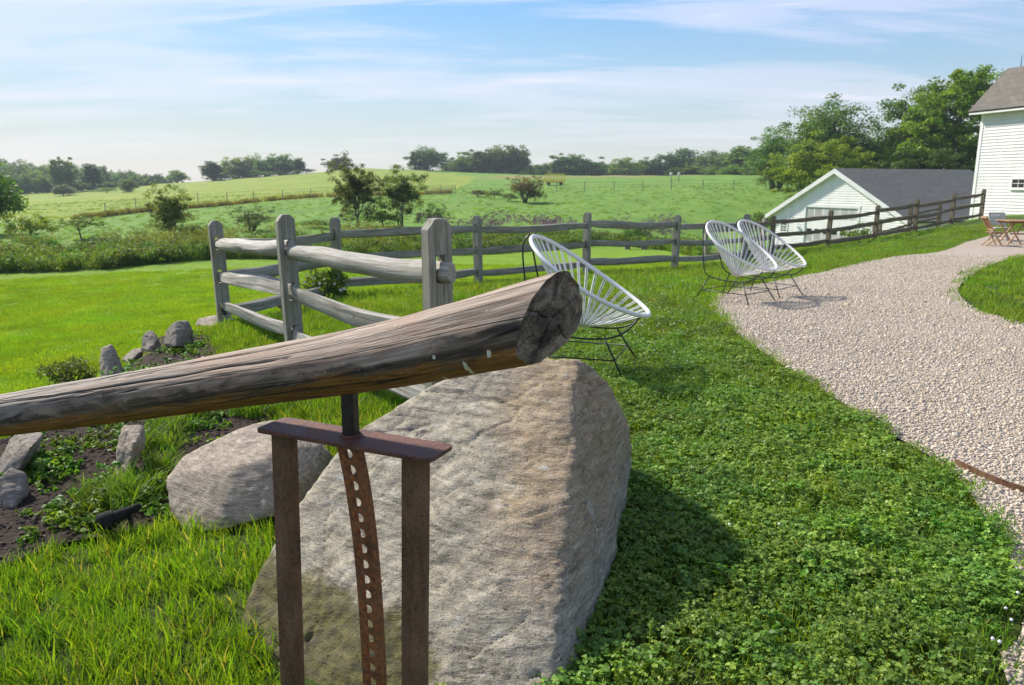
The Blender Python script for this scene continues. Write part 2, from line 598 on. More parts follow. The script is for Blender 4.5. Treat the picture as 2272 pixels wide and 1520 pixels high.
dry = np.clip(1 - np.abs(vy - 222) / 42, 0, 1) * np.clip((vx + 25) / 30, 0, 1) * np.clip((75 - vx) / 20, 0, 1)
m, nt, out = new_mat('ground')
pos = geoco(nt)
aL = node(nt, 'ShaderNodeAttribute', attribute_name='lawn').outputs['Fac']
aM = node(nt, 'ShaderNodeAttribute', attribute_name='meadow').outputs['Fac']
aP = node(nt, 'ShaderNodeAttribute', attribute_name='pasture').outputs['Fac']
aH = node(nt, 'ShaderNodeAttribute', attribute_name='hayfield').outputs['Fac']
n1 = noise_n(nt, pos, 9.0, 6, 0.7)
n2 = noise_n(nt, pos, 0.55, 4, 0.6)
near = ramp(nt, n1, [(0.3, (0.035, 0.055, 0.012)), (0.7, (0.085, 0.125, 0.022))])
near = mix(nt, ramp(nt, n2, [(0.45, 0.0), (0.7, 0.5)]), near, (0.060, 0.062, 0.020))
lwn = ramp(nt, noise_n(nt, mapping(nt, pos, (1.0, .45, 1)), 1.4, 6, 0.72), [(0.25, (0.150, 0.255, 0.016)), (0.5, (0.200, 0.320, 0.024)), (0.8, (0.265, 0.375, 0.036))])
bands = mth(nt, 'SINE', mth(nt, 'ADD', mth(nt, 'MULTIPLY', node(nt, 'ShaderNodeSeparateXYZ', {0: mapping(nt, pos, rot=(0, 0, R(24)))}).outputs[1], 3.4), mth(nt, 'MULTIPLY', noise_n(nt, pos, .5, 2), 3.0)))
lwn = mix(nt, mth(nt, 'MULTIPLY', mth(nt, 'ADD', mth(nt, 'MULTIPLY', bands, .5), .5), .35), lwn, (0.10, 0.20, 0.014))
lwn = mix(nt, ramp(nt, noise_n(nt, pos, 26, 4, 0.75), [(0.35, 0.55), (0.6, 0.0)]), lwn, (0.085, 0.180, 0.010))
mdw = ramp(nt, noise_n(nt, pos, 0.9, 6, 0.7), [(0.3, (0.06, 0.10, 0.018)), (0.6, (0.11, 0.17, 0.028)), (0.8, (0.17, 0.21, 0.04))])
pn = noise_n(nt, mapping(nt, pos, (0.35, 0.10, 1)), 1.0, 8, 0.72)
pst = ramp(nt, pn, [(0.28, (0.085, 0.165, 0.028)), (0.47, (0.125, 0.235, 0.036)), (0.60, (0.160, 0.270, 0.044)), (0.78, (0.21, 0.26, 0.06))])
pst = mix(nt, ramp(nt, noise_n(nt, mapping(nt, pos, (2.2, .7, 1)), 1.0, 5, 0.7), [(0.32, 0.35), (0.5, 0.0)]), pst, (0.085, 0.165, 0.028))
pst = mix(nt, ramp(nt, noise_n(nt, mapping(nt, pos, (.5, .22, 1), (0, 0, 0), (7, 3, 0)), 1.0, 4, 0.7), [(0.60, 0.0), (0.72, 0.55)]), pst, (0.21, 0.19, 0.06))
hay = ramp(nt, noise_n(nt, mapping(nt, pos, (0.14, 0.05, 1)), 1.0, 8, 0.75), [(0.3, (0.14, 0.22, 0.035)), (0.5, (0.22, 0.28, 0.036)), (0.66, (0.28, 0.30, 0.048)), (0.8, (0.28, 0.26, 0.09))])
hay = mix(nt, ramp(nt, noise_n(nt, mapping(nt, pos, (1.2, .35, 1)), 1.0, 5, 0.7), [(0.35, 0.5), (0.5, 0.0)]), hay, (0.13, 0.19, 0.03))
col = mix(nt, aL, near, lwn)
col = mix(nt, aM, col, mdw)
col = mix(nt, aP, col, pst)
col = mix(nt, aH, col, hay)
aD = node(nt, 'ShaderNodeAttribute', attribute_name='dry').outputs['Fac']
col = mix(nt, ramp(nt, mth(nt, 'ADD', aD, mth(nt, 'MULTIPLY', mth(nt, 'SUBTRACT', noise_n(nt, mapping(nt, pos, (.05, .03, 1)), 1.0, 5, .65), .5), 1.2)), [(0.4, 0.0), (0.75, .8)]), col, (0.26, 0.215, 0.085))
bh = noise_n(nt, pos, 14.0, 6, 0.75)
pbsdf(nt, out, col, 0.95, bh, 0.8, 0.06, 0.12)
M_GROUND = m
me = mesh_np('ground', V, [Q, T], M_GROUND, True)
for k, a in (('lawn', lawn), ('meadow', meadow), ('pasture', pasture), ('hayfield', hayfield), ('dry', dry)):
    fattr(me, k, a)
tag(obj('ground', me), 'rolling green grass ground of lawn, meadow and hill pasture', 'ground', kind='structure')


def sheet(name, poly, off, mat, step, ymax=60):
    P2 = [Vector((p[0], p[1])) for p in poly]
    xs, ys = [p[0] for p in poly], [p[1] for p in poly]
    gx, gy = np.meshgrid(np.arange(min(xs), max(xs), step), np.arange(min(ys), max(ys), step))
    gx, gy = gx.ravel() + rng.uniform(-.2, .2, gx.size) * step, gy.ravel() + rng.uniform(-.2, .2, gy.size) * step
    ok = inpoly(gx, gy, poly) & (polydist(gx, gy, poly) > step * .35)
    pts = P2 + [Vector((a, b)) for a, b in zip(gx[ok], gy[ok])]
    edges = [(i, (i + 1) % len(P2)) for i in range(len(P2))]
    vs, _, fs, *_r = geometry.delaunay_2d_cdt(pts, edges, [], 1, 1e-5)
    VX = np.array([[v.x, v.y] for v in vs])
    z = H(VX[:, 0], VX[:, 1]) + off + 0.0015 * np.hypot(VX[:, 0], VX[:, 1])
    me = mesh_np(name, np.column_stack([VX, z]), np.array([f for f in fs if len(f) == 3]), mat, True)
    # faces must look up
    bm = bmesh.new()
    bm.from_mesh(me)
    for f in bm.faces:
        if f.normal.z < 0:
            f.normal_flip()
    bm.to_mesh(me)
    bm.free()
    return obj(name, me)


m, nt, out = new_mat('gravel_ground')
pos = geoco(nt)
vo = node(nt, 'ShaderNodeTexVoronoi', {'Vector': pos, 'Scale': 62.0}, feature='F1')
vc = node(nt, 'ShaderNodeSeparateColor', {0: vo.outputs['Color']}).outputs[0]
col = ramp(nt, vc, [(0.0, (0.13, 0.12, 0.11)), (0.10, (0.26, 0.235, 0.20)), (0.35, (0.40, 0.325, 0.25)), (0.6, (0.47, 0.395, 0.32)), (0.85, (0.49, 0.355, 0.245)), (1.0, (0.56, 0.52, 0.48))])
vd = ramp(nt, vo.outputs['Distance'], [(0.0, 1.0), (0.012, 0.35)])
sp = noise_n(nt, pos, 0.7, 4, 0.6)
col = mix(nt, ramp(nt, sp, [(0.35, 0.25), (0.7, 0.6)]), col, (0.42, 0.355, 0.285))
spk = noise_n(nt, pos, 16, 3, .75)
col = mix(nt, .9, col, ramp(nt, spk, [(0.28, .78), (0.46, 1.08), (0.56, 1.18), (0.72, 1.45)]), 'MULTIPLY')
pbsdf(nt, out, col, 0.85, mth(nt, 'SUBTRACT', mth(nt, 'MULTIPLY', spk, .05), vo.outputs['Distance']), 0.8, 0.03, 0.3)
M_GRAVEL = m

tag(sheet('gravel_path', PATH, 0.006, M_GRAVEL, 0.3), 'curving pale pinkish gravel path', 'path', kind='structure')

m, nt, out = new_mat('soil')
pos = geoco(nt)
s1 = noise_n(nt, pos, 38, 6, 0.72)
col = ramp(nt, s1, [(0.3, (0.016, 0.012, 0.009)), (0.5, (0.052, 0.036, 0.027)), (0.68, (0.115, 0.082, 0.062)), (0.8, (0.22, 0.17, 0.13))])
col = mix(nt, ramp(nt, noise_n(nt, pos, 2.2, 4), [(0.4, 0.0), (0.7, 0.5)]), col, (0.075, 0.05, 0.035))
pbsdf(nt, out, col, 0.95, s1, 1.0, 0.04, 0.15)
tag(sheet('planting_bed', BED, 0.02, m, 0.2), 'dark bare soil planting bed on the slope', 'soil', kind='structure')

# ------------------------------------------------------------------ fence builder
GREY_WOOD = wood_mat('grey_fence_wood', [(0.19, 0.175, 0.14), (0.31, 0.29, 0.24), (0.41, 0.385, 0.33), (0.20, 0.19, 0.14)], moss=0.55)
PALE_WOOD = wood_mat('pale_rail_wood', [(0.19, 0.17, 0.145), (0.37, 0.345, 0.305), (0.54, 0.51, 0.455), (0.26, 0.24, 0.20)], crack=0.75, moss=0.3)
DARK_WOOD = wood_mat('brown_fence_wood', [(0.10, 0.08, 0.052), (0.19, 0.155, 0.105), (0.28, 0.235, 0.165), (0.12, 0.10, 0.065)], moss=0.5)
TAN_WOOD = wood_mat('tan_wood', [(0.16, 0.085, 0.04), (0.26, 0.15, 0.075), (0.33, 0.20, 0.11), (0.19, 0.11, 0.06)], crack=0.2)
RAIL_Z = (0.97, 0.60, 0.23)


def post_mesh(name, mat, w=0.15, t=0.085, h=1.22, seed=0, slots=RAIL_Z, sh=0.15):
    """post with three through mortises; mortises run along local x, width along y"""
    rs = random.Random(seed)
    mb = MB()
    ch = w * 0.3
    base = -0.25
    g = w * 0.19
    ys = [-w / 2, -g, g, w / 2]
    zs = [base]
    for z in sorted(slots):
        zs += [z - sh / 2, z + sh / 2]
    zs.append(h)
    idx = {}

    def vid(sx, iy, iz):
        k = (sx, iy, iz)
        if k not in idx:
            z = zs[iz]
            if iz == len(zs) - 1 and iy in (0, 3):
                z -= ch * (.9 if iy == 0 else 1.3)
            idx[k] = len(mb.v)
            mb.v.append((sx * t / 2, ys[iy], z))
        return idx[k]
    nz = len(zs)
    for iz in range(nz - 1):
        for iy in range(3):
            if iy == 1 and iz % 2 == 1:                       # a mortise: four inner walls
                a = [(1, iz), (2, iz), (2, iz + 1), (1, iz + 1)]
                for (y0, z0), (y1, z1) in zip(a, a[1:] + a[:1]):
                    mb.q.append((vid(-1, y0, z0), vid(1, y0, z0), vid(1, y1, z1), vid(-1, y1, z1)))
                continue
            for sx in (-1, 1):
                mb.q.append((vid(sx, iy, iz), vid(sx, iy + 1, iz), vid(sx, iy + 1, iz + 1), vid(sx, iy, iz + 1)))
        for iy in (0, 3):
            mb.q.append((vid(-1, iy, iz), vid(1, iy, iz), vid(1, iy, iz + 1), vid(-1, iy, iz + 1)))
    for iy in range(3):
        for iz in (0, nz - 1):
            mb.q.append((vid(-1, iy, iz), vid(1, iy, iz), vid(1, iy + 1, iz), vid(-1, iy + 1, iz)))
    me = bpy.data.meshes.new(name)
    me.from_pydata(mb.v, [], mb.q + mb.n)
    bm = bmesh.new()
    bm.from_mesh(me)
    bmesh.ops.recalc_face_normals(bm, faces=bm.faces)
    for v in bm.verts:
        k = mnoise.noise(Vector((v.co.x * 3 + seed, v.co.y * 3, v.co.z * 1.5)))
        v.co.x += .004 * k
        v.co.y += .005 * mnoise.noise(Vector((seed, v.co.z * 2, 1.7)))
    es = [e for e in bm.edges if len(e.link_faces) == 2 and e.calc_face_angle(0) > .5]
    bmesh.ops.bevel(bm, geom=es, offset=0.004, segments=1, affect='EDGES')
    bm.normal_update()
    bm.to_mesh(me)
    bm.free()
    me.update()
    me.materials.append(mat)
    co = np.empty(len(me.vertices) * 3, np.float32)
    me.vertices.foreach_get('co', co)
    co = co.reshape(-1, 3)
    fattr(me, 'lc', np.column_stack([co[:, 2], co[:, 0], co[:, 1]]), 'FLOAT_VECTOR')
    return me


def rail_mesh(name, a, b, mat, hgt=0.11, wid=0.085, seed=0, style='round', sag=0.02, n=16, k=28):
    a, b = Vector(a), Vector(b)
    d = b - a
    L = d.length
    d.normalize()
    sd = d.cross(Vector((0, 0, 1))).normalized()
    up = sd.cross(d).normalized()
    rs = random.Random(seed)
    ph = [rs.uniform(0, 6.28) for _ in range(6)]
    V, LC = [], []
    bow = rs.uniform(-.02, .02)
    for i in range(k):
        t = i / (k - 1)
        s = t * L
        e = min(s, L - s)
        tp = min(1.0, 0.45 + 0.55 * min(1, max(0, (e - .08) / .32)) ** .8)
        tw = min(1.0, 0.5 + 0.5 * min(1, max(0, (e - .05) / .25)))
        c = a + d * s - up * (sag * 4 * t * (1 - t)) + sd * (bow * 4 * t * (1 - t) + .012 * math.sin(5 * t + ph[0])) + up * .010 * math.sin(7 * t + ph[1])
        tws = .25 * math.sin(2.2 * t + ph[2])
        for j in range(n):
            th = 2 * math.pi * j / n + tws
            cx, cz = math.cos(th), math.sin(th)
            if style == 'round':
                r = 1 + .05 * math.sin(3 * th + ph[3]) + .05 * math.sin(4 * t * 3 + th * 2 + ph[4]) + .13 * mnoise.noise(Vector((s * 2.3, cx * .8, cz * .8 + seed)))
                px_, pz_ = cx * r, cz * r
            else:                                    # split plank: squarish section with a slanting face
                mxx = max(abs(cx), abs(cz))
                px_, pz_ = cx / mxx * .9, cz / mxx * .9
                px_ += .30 * pz_ * math.sin(ph[5])
                pz_ += .22 * px_ * math.sin(ph[4] + 1.5 * t)
                wob = mnoise.noise(Vector((s * 1.8, j // 3, seed)))
                px_ *= 1 + .13 * wob
                pz_ *= 1 + .10 * mnoise.noise(Vector((s * 1.3, 4 + j // 3, seed)))
            V.append(c + sd * (px_ * wid / 2 * tw) + up * (pz_ * hgt / 2 * (0.55 + .45 * tp)))
            LC.append((s + seed * .7, cx * wid / 2, cz * hgt / 2))
    Q = [(i * n + j, i * n + (j + 1) % n, (i + 1) * n + (j + 1) % n, (i + 1) * n + j) for i in range(k - 1) for j in range(n)]
    me = bpy.data.meshes.new(name)
    me.from_pydata(V, [], Q + [tuple(range(n))[::-1], tuple(range((k - 1) * n, k * n))])
    me.update()
    me.polygons.foreach_set('use_smooth', np.ones(len(me.polygons), bool))
    me.set_sharp_from_angle(angle=R(32))
    me.materials.append(mat)
    fattr(me, 'lc', LC, 'FLOAT_VECTOR')
    return me


def fence(name, label, pts, post_mat, rail_mat, hs=None, rails=(.105, .08), skip_posts=(), seed=0, over=(0.05, 0.05), styles=None, slots=RAIL_Z, zoff=None, w=0.15, t=0.085, extra=None):
    """pts: plan positions of the posts in order"""
    z = [hz_at(*p) + (zoff[i] if zoff else 0) for i, p in enumerate(pts)]
    base = Vector((pts[0][0], pts[0][1], z[0]))
    root = empty(name, base)
    n = len(pts)
    for i in range(n):
        if i in skip_posts:
            continue
        p0, p1 = pts[max(i - 1, 0)], pts[min(i + 1, n - 1)]
        if extra and i in extra:
            p0, p1 = extra[i]
        yaw = math.atan2(p1[1] - p0[1], p1[0] - p0[0])
        h = hs[i] if hs else 1.22 + random.uniform(-.04, .04)
        o = obj('post', post_mesh('post', post_mat, w, t, h, seed * 50 + i, slots), root)
        o.location = Vector((pts[i][0], pts[i][1], z[i])) - base
        o.rotation_euler = (R(random.uniform(-1.2, 1.2)), R(random.uniform(-1.2, 1.2)), yaw + R(random.uniform(-4, 4)))
    for i in range(n - 1):
        a, b = Vector((pts[i][0], pts[i][1], z[i])), Vector((pts[i + 1][0], pts[i + 1][1], z[i + 1]))
        d = (b - a).normalized()
        for r, rz in enumerate(slots):
            st = (styles[i][r] if styles else random.choice(['round', 'split', 'split']))
            ea = over[0] if i == 0 else .05
            eb = over[1] if i == n - 2 else .05
            dz = .02 if i % 2 else -.02
            hg = rails[0] * random.uniform(.9, 1.12) * (1.0 if st == 'split' else 1.05)
            wd = rails[1] * (random.uniform(.9, 1.15) if st == 'round' else .62)
            me = rail_mesh('rail', a - d * ea + Vector((0, 0, rz + dz)) - base, b + d * eb + Vector((0, 0, rz + dz + random.uniform(-.015, .015))) - base, rail_mat,
                           hg, wd, seed * 100 + i * 7 + r, st, random.uniform(.0, .045))
            obj('rail', me, root)
    tag(root, label, 'fence', 'weathered split rail fences')
    return root


def XY(px, Y):
    return (P(px, HOR, Y).x, Y)


NEAR = [XY(966, 4.15), XY(632, 6.45), XY(474, 8.5)]
MID = [NEAR[-1], XY(738, 11.3), XY(1060, 13.1), XY(1305, 15.0), XY(1505, 17.0), XY(1661, 19.4)]
LOW = [XY(1572, 23.4), XY(1700, 24.0)]
RIGHT = [MID[-1], XY(1722, 24.6), XY(1848, 26.2), XY(1952, 27.6), XY(2041, 29.0), XY(2121, 30.4), XY(2186, 31.4)]
fence('split_rail_fence', 'near pale split rail fence section of three posts behind the log', NEAR, GREY_WOOD, PALE_WOOD, hs=(1.24, 1.25, 1.22), rails=(.135, .125), seed=1, over=(.15, .05),
      styles=[('round', 'split', 'split'), ('round', 'split', 'split')], w=.145, t=.09, extra={2: (NEAR[1], NEAR[2])})
fence('split_rail_fence', 'grey split rail fence running behind the white chairs along the lawn', MID, GREY_WOOD, GREY_WOOD, skip_posts=(0,), seed=2, rails=(.135, .10))
fence('split_rail_fence', 'brown split rail fence climbing the bank to the white barn', RIGHT, DARK_WOOD, DARK_WOOD, skip_posts=(0,), seed=3, rails=(.14, .11), slots=(0.99, .58, .17))
fence('split_rail_fence', 'short lower fence section half hidden behind the white chairs', LOW, GREY_WOOD, DARK_WOOD, seed=4, rails=(.10, .08))
BACK = [XY(1962, 30.5), XY(2028, 31.5), XY(2092, 33.5)]
fence('split_rail_fence', 'lower brown fence in front of the grey garage roof', BACK, DARK_WOOD, DARK_WOOD, seed=5, hs=(0.95, 1.28, 1.1), rails=(.09, .07), slots=(.8, .45, .15), zoff=(-.15, .0, .1))

# ------------------------------------------------------------------ the log on its steel stand
m, nt, out = new_mat('log_wood')
lc = node(nt, 'ShaderNodeAttribute', attribute_name='lc').outputs['Vector']
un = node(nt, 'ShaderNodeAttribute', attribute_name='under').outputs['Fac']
g1 = noise_n(nt, mapping(nt, lc, (3.0, 90, 90)), 1.0, 6, 0.65, .4)
g2 = noise_n(nt, mapping(nt, lc, (5, 16, 16)), 1.0, 5, 0.62, .6)
g3 = noise_n(nt, mapping(nt, lc, (1.6, 9, 9), loc=(3, 1, 2)), 1.0, 3, 0.55)
fib = noise_n(nt, mapping(nt, lc, (14, 260, 260)), 1.0, 3, 0.6)
col = ramp(nt, g1, [(0.30, (0.085, 0.060, 0.044)), (0.43, (0.225, 0.165, 0.130)), (0.55, (0.345, 0.275, 0.230)), (0.70, (0.53, 0.455, 0.40))])
col = mix(nt, ramp(nt, g2, [(0.46, 0.0), (0.62, 0.55)]), col, (0.33, 0.195, 0.14))
col = mix(nt, ramp(nt, g3, [(0.36, 0.7), (0.50, 0.0)]), col, (0.25, 0.23, 0.215))
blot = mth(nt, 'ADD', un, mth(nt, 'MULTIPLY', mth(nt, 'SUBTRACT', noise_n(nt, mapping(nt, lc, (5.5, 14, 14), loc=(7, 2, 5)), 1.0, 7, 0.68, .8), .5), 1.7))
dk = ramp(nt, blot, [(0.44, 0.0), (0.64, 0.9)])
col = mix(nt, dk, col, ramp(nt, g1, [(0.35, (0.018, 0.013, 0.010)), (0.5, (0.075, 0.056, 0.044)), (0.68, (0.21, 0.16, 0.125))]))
orr = mth(nt, 'ADD', un, mth(nt, 'MULTIPLY', mth(nt, 'SUBTRACT', noise_n(nt, mapping(nt, lc, (3.5, 42, 42), loc=(1, 8, 5)), 1.0, 4, 0.6), .5), 0.75))
orm = ramp(nt, orr, [(0.71, 0.0), (0.82, 1.0)])
col = mix(nt, orm, col, ramp(nt, fib, [(0.3, (0.10, 0.040, 0.012)), (0.55, (0.30, 0.145, 0.045)), (0.8, (0.46, 0.25, 0.09))]))
vo = node(nt, 'ShaderNodeTexVoronoi', {'Vector': mapping(nt, lc, (0.55, 19, 19), loc=(.3, .4, .1)), 'Scale': 1.0}, feature='DISTANCE_TO_EDGE').outputs[0]
ck = ramp(nt, vo, [(0.0, 1.0), (0.022, 0.0)])
ck = mth(nt, 'MULTIPLY', ck, ramp(nt, noise_n(nt, mapping(nt, lc, (1.5, 9, 9), loc=(2, 2, 2)), 1, 2), [(0.50, 0.0), (0.56, 1.0)]))
ck2 = ramp(nt, fib, [(0.26, 1.0), (0.34, 0.0)])
col = mix(nt, mth(nt, 'MULTIPLY', ck2, .55), col, (0.035, 0.026, 0.02))
col = mix(nt, ck, col, (0.008, 0.006, 0.005))
wsp = ramp(nt, noise_n(nt, mapping(nt, lc, (95, 120, 120)), 1, 2), [(0.70, 0.0), (0.74, .55)])
col = mix(nt, wsp, col, (0.62, 0.6, 0.57))
drp = node(nt, 'ShaderNodeAttribute', attribute_name='drop').outputs['Fac']
drn = mth(nt, 'ADD', drp, mth(nt, 'MULTIPLY', mth(nt, 'SUBTRACT', noise_n(nt, mapping(nt, lc, (60, 60, 60)), 1, 3), .5), .9))
col = mix(nt, ramp(nt, drn, [(0.55, 0.0), (0.62, 1.0)]), col, (0.74, 0.73, 0.70))
ca = node(nt, 'ShaderNodeAttribute', attribute_name='crk').outputs['Fac']
col = mix(nt, ramp(nt, ca, [(0.25, 0.0), (0.7, .95)]), col, (0.010, 0.007, 0.005))
col = mix(nt, 1.0, col, (0.90, 0.86, 0.77), 'MULTIPLY')
hh = mth(nt, 'SUBTRACT', mth(nt, 'ADD', mth(nt, 'MULTIPLY', g1, .7), mth(nt, 'MULTIPLY', fib, .5)), mth(nt, 'MULTIPLY', ck, 2.0))
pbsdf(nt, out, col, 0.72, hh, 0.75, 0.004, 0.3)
M_LOG = m

m, nt, out = new_mat('log_end_grain')
ec = node(nt, 'ShaderNodeAttribute', attribute_name='lc').outputs['Vector']
wv = node(nt, 'ShaderNodeTexNoise', {'Vector': mapping(nt, ec, (26, 26, 26)), 'Scale': 1.0, 'Detail': 4.0}).outputs['Fac']
rd = node(nt, 'ShaderNodeVectorMath', {0: ec}, operation='LENGTH').outputs['Value']
rings = mth(nt, 'SINE', mth(nt, 'ADD', mth(nt, 'MULTIPLY', rd, 620.0), mth(nt, 'MULTIPLY', wv, 16.0)))
blo = noise_n(nt, mapping(nt, ec, (17, 17, 17), loc=(4, 2, 1)), 1, 5, 0.65, 1.0)
st = noise_n(nt, mapping(nt, ec, (0, 150, 25)), 1, 4, .6)
col = ramp(nt, blo, [(0.34, (0.022, 0.017, 0.013)), (0.45, (0.090, 0.070, 0.054)), (0.56, (0.205, 0.155, 0.115)), (0.68, (0.36, 0.30, 0.25))])
col = mix(nt, mth(nt, 'MULTIPLY', mth(nt, 'MULTIPLY', mth(nt, 'ADD', mth(nt, 'MULTIPLY', rings, .5), .5), ramp(nt, noise_n(nt, mapping(nt, ec, (11, 11, 11), loc=(9, 1, 3)), 1, 3), [(0.4, 0.1), (0.62, 1.0)])), .5), col, (0.030, 0.023, 0.018))
ca = node(nt, 'ShaderNodeAttribute', attribute_name='crk').outputs['Fac']
col = mix(nt, ramp(nt, ca, [(0.3, 0.0), (0.8, .95)]), col, (0.006, 0.005, 0.004))
col = mix(nt, ramp(nt, st, [(0.55, 0.0), (0.75, .5)]), col, (0.17, 0.15, 0.13))
pbsdf(nt, out, col, 0.7, mth(nt, 'ADD', mth(nt, 'MULTIPLY', rings, .07), mth(nt, 'ADD', blo, st)), 0.9, 0.006, 0.3)
M_LOGEND = m


def build_log():
    # axis points: pixel centre, depth, radius (in photo px of half thickness)
    pts = [(-420, 972, 2.35, 40), (-200, 945, 2.16, 44), (0, 923, 2.02, 48), (250, 884, 1.88, 56), (500, 846, 1.76, 62), (760, 808, 1.64, 70), (980, 765, 1.545, 80), (1120, 731, 1.49, 87), (1222, 708, 1.45, 92)]
    C = [P(*p[:3]) for p in pts]
    Rd = [p[3] / F_PX * p[2] * 1.02 for p in pts]
    # dense resample
    S = [0.0]
    for i in range(1, len(C)):
        S.append(S[-1] + (C[i] - C[i - 1]).length)
    L = S[-1]
    K, N = 300, 144
    tt = np.linspace(0, L, K)
    cx = [np.interp(tt, S, [c[k] for c in C]) for k in range(3)]
    ker = np.ones(31) / 31

    def sm(a):
        ap = np.concatenate([2 * a[0] - a[15:0:-1], a, 2 * a[-1] - a[-2:-17:-1]])
        return np.convolve(ap, ker, 'valid')
    cx = [sm(c) for c in cx]
    rr_ = sm(np.interp(tt, S, Rd))
    ne = Vector((0.66, -0.73, -0.14)).normalized()
    V, LC, UN, DR, CK = [], [], [], [], []
    rsl = random.Random(5)
    cracks = [(1.9, .55, 2.3, .075), (2.55, .3, 1.45, .05), (1.3, .9, 2.2, .05), (3.3, 1.1, 2.3, .055), (2.95, 1.6, 2.45, .06), (2.2, 1.3, 2.42, .06), (4.0, .7, 1.8, .04), (.7, .4, 2.0, .05)]
    cracks += [(rsl.uniform(.4, 4.6), s, s + rsl.uniform(.15, .55), rsl.uniform(.02, .04)) for s in [rsl.uniform(.1, 2.2) for _ in range(26)]]
    for i in range(K):
        c = Vector((cx[0][i], cx[1][i], cx[2][i]))
        i0, i1 = max(i - 6, 0), min(i + 6, K - 1)
        a = Vector((cx[0][i1] - cx[0][i0], cx[1][i1] - cx[1][i0], cx[2][i1] - cx[2][i0])).normalized()
        sd = a.cross(Vector((0, 0, 1))).normalized()       # points away to the viewer's side
        up = sd.cross(a).normalized()
        endk = max(0.0, 1 - (L - tt[i]) / .22)
        endk = endk * endk * (3 - 2 * endk)
        for j in range(N):
            th = 2 * math.pi * j / N
            ct, st_ = math.cos(th), math.sin(th)
            p3 = Vector((tt[i] * 1.3, ct * 1.1, st_ * 1.1))
            r = rr_[i] * (1 + .035 * math.sin(2 * th + 1.0 + tt[i]) + .02 * math.sin(3 * th + 4 * tt[i]) + .035 * mnoise.noise(p3 * 2.2) + .012 * mnoise.noise(p3 * 9))
            # long drying cracks
            ckv = 0.0
            for th0, s0, s1, dp in cracks:
                if s0 < tt[i] < s1:
                    dth = abs((th - th0 - .10 * math.sin(tt[i] * 3) - .07 * mnoise.noise(Vector((tt[i] * 7, th0 * 3, 0))) + math.pi) % (2 * math.pi) - math.pi)
                    wd_ = .030 * min(1, (tt[i] - s0) / .12, (s1 - tt[i]) / .12) * (dp / .05) + .008
                    if dth < wd_ * 1.6:
                        e = max(0, 1 - dth / (wd_ * 1.6))
                        r -= rr_[i] * dp * e
                        ckv = max(ckv, e)
            # chipped, angular end
            r *= 1 - endk * (.13 * abs(math.sin(1.5 * th + .9)) - .05 + .06 * mnoise.noise(p3 * 3.5))
            o = sd * (ct * r) + up * (st_ * r)
            slide = -(o.dot(ne)) / a.dot(ne) * endk
            slide = max(min(slide, .10), -.10)
            V.append(c + o + a * slide)
            LC.append((tt[i] + .02 * ct, ct * r, st_ * r))
            CK.append(ckv)
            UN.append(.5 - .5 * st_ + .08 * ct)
            d = 0
            for (s_, t_, wl, wt) in ((L - .165, -.72, .010, .34), (L - .075, -.42, .008, .13), (L - .24, -.98, .007, .2), (L - .235, -.2, .006, .08)):
                dd = math.hypot((tt[i] - s_) / wl, ((th - math.pi) * 1.0 - (-t_)) / wt) if False else math.hypot((tt[i] - s_) / wl, ((th - (2 * math.pi + t_) + math.pi) % (2 * math.pi) - math.pi) / wt)
                d = max(d, 1 - .5 * dd)
            DR.append(max(0, d))
    Q = [(i * N + j, i * N + (j + 1) % N, (i + 1) * N + (j + 1) % N, (i + 1) * N + j) for i in range(K - 1) for j in range(N)]
    base = P(770, 880, 1.63)
    root = empty('log', base)
    me = mesh_np('bark_side', np.array([v - base for v in V]), [np.array(Q)], M_LOG, True)
    fattr(me, 'lc', LC, 'FLOAT_VECTOR')
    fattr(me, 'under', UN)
    fattr(me, 'drop', DR)
    fattr(me, 'crk', CK)
    obj('log_side', me, root)
    for nm, row in (('sawn_end', K - 1), ('far_end', 0)):
        ring = [V[row * N + j] for j in range(N)]
        cen = sum(ring, Vector()) / N
        V2, LC2, CK2 = [], [], []
        NR = 18
        for k in range(NR):
            f = 1 - k / NR
            for j in range(N):
                p = cen + (ring[j] - cen) * f
                q = ring[j] - cen
                wob = .006 * mnoise.noise(p * 22) * (1 if 0 < k else 0)
                V2.append(p + ne * wob * (1 if row else 0))
                lc3 = (ring[j] - cen) * f
                LC2.append((lc3.x + .02, lc3.z - .015, lc3.y))
                thj = 2 * math.pi * j / N
                e = 0
                for c0_, f0, f1 in ((.5, .2, 1), (1.75, .45, 1), (2.7, 0, .9), (3.9, .3, 1), (5.1, .1, .8), (5.8, .5, 1)):
                    if f0 < f < f1:
                        dd = abs((thj - c0_ - .15 * mnoise.noise(Vector((f * 4, c0_, 0))) + math.pi) % (2 * math.pi) - math.pi) * f
                        e = max(e, 1 - dd / .035)
                CK2.append(max(e, 0))
                V2[-1] -= ne * (.006 * CK2[-1] if row and k else 0)
        V2.append(cen)
        LC2.append((.02, -.015, 0))
        CK2.append(0)
        Qc = [(k * N + j, k * N + (j + 1) % N, (k + 1) * N + (j + 1) % N, (k + 1) * N + j) for k in range(NR - 1) for j in range(N)]
        Tc = [((NR - 1) * N + j, (NR - 1) * N + (j + 1) % N, NR * N) for j in range(N)]
        me = mesh_np(nm, np.array([v - base for v in V2]), [np.array(Qc), np.array(Tc)], M_LOGEND, True)
        fattr(me, 'lc', LC2, 'FLOAT_VECTOR')
        fattr(me, 'crk', CK2)
        o = obj(nm, me, root)
        if row:
            o['label'] = 'dark weathered sawn end of the log'
    tag(root, 'thick weathered grey brown log balanced on a rusty steel stand', 'log')


build_log()


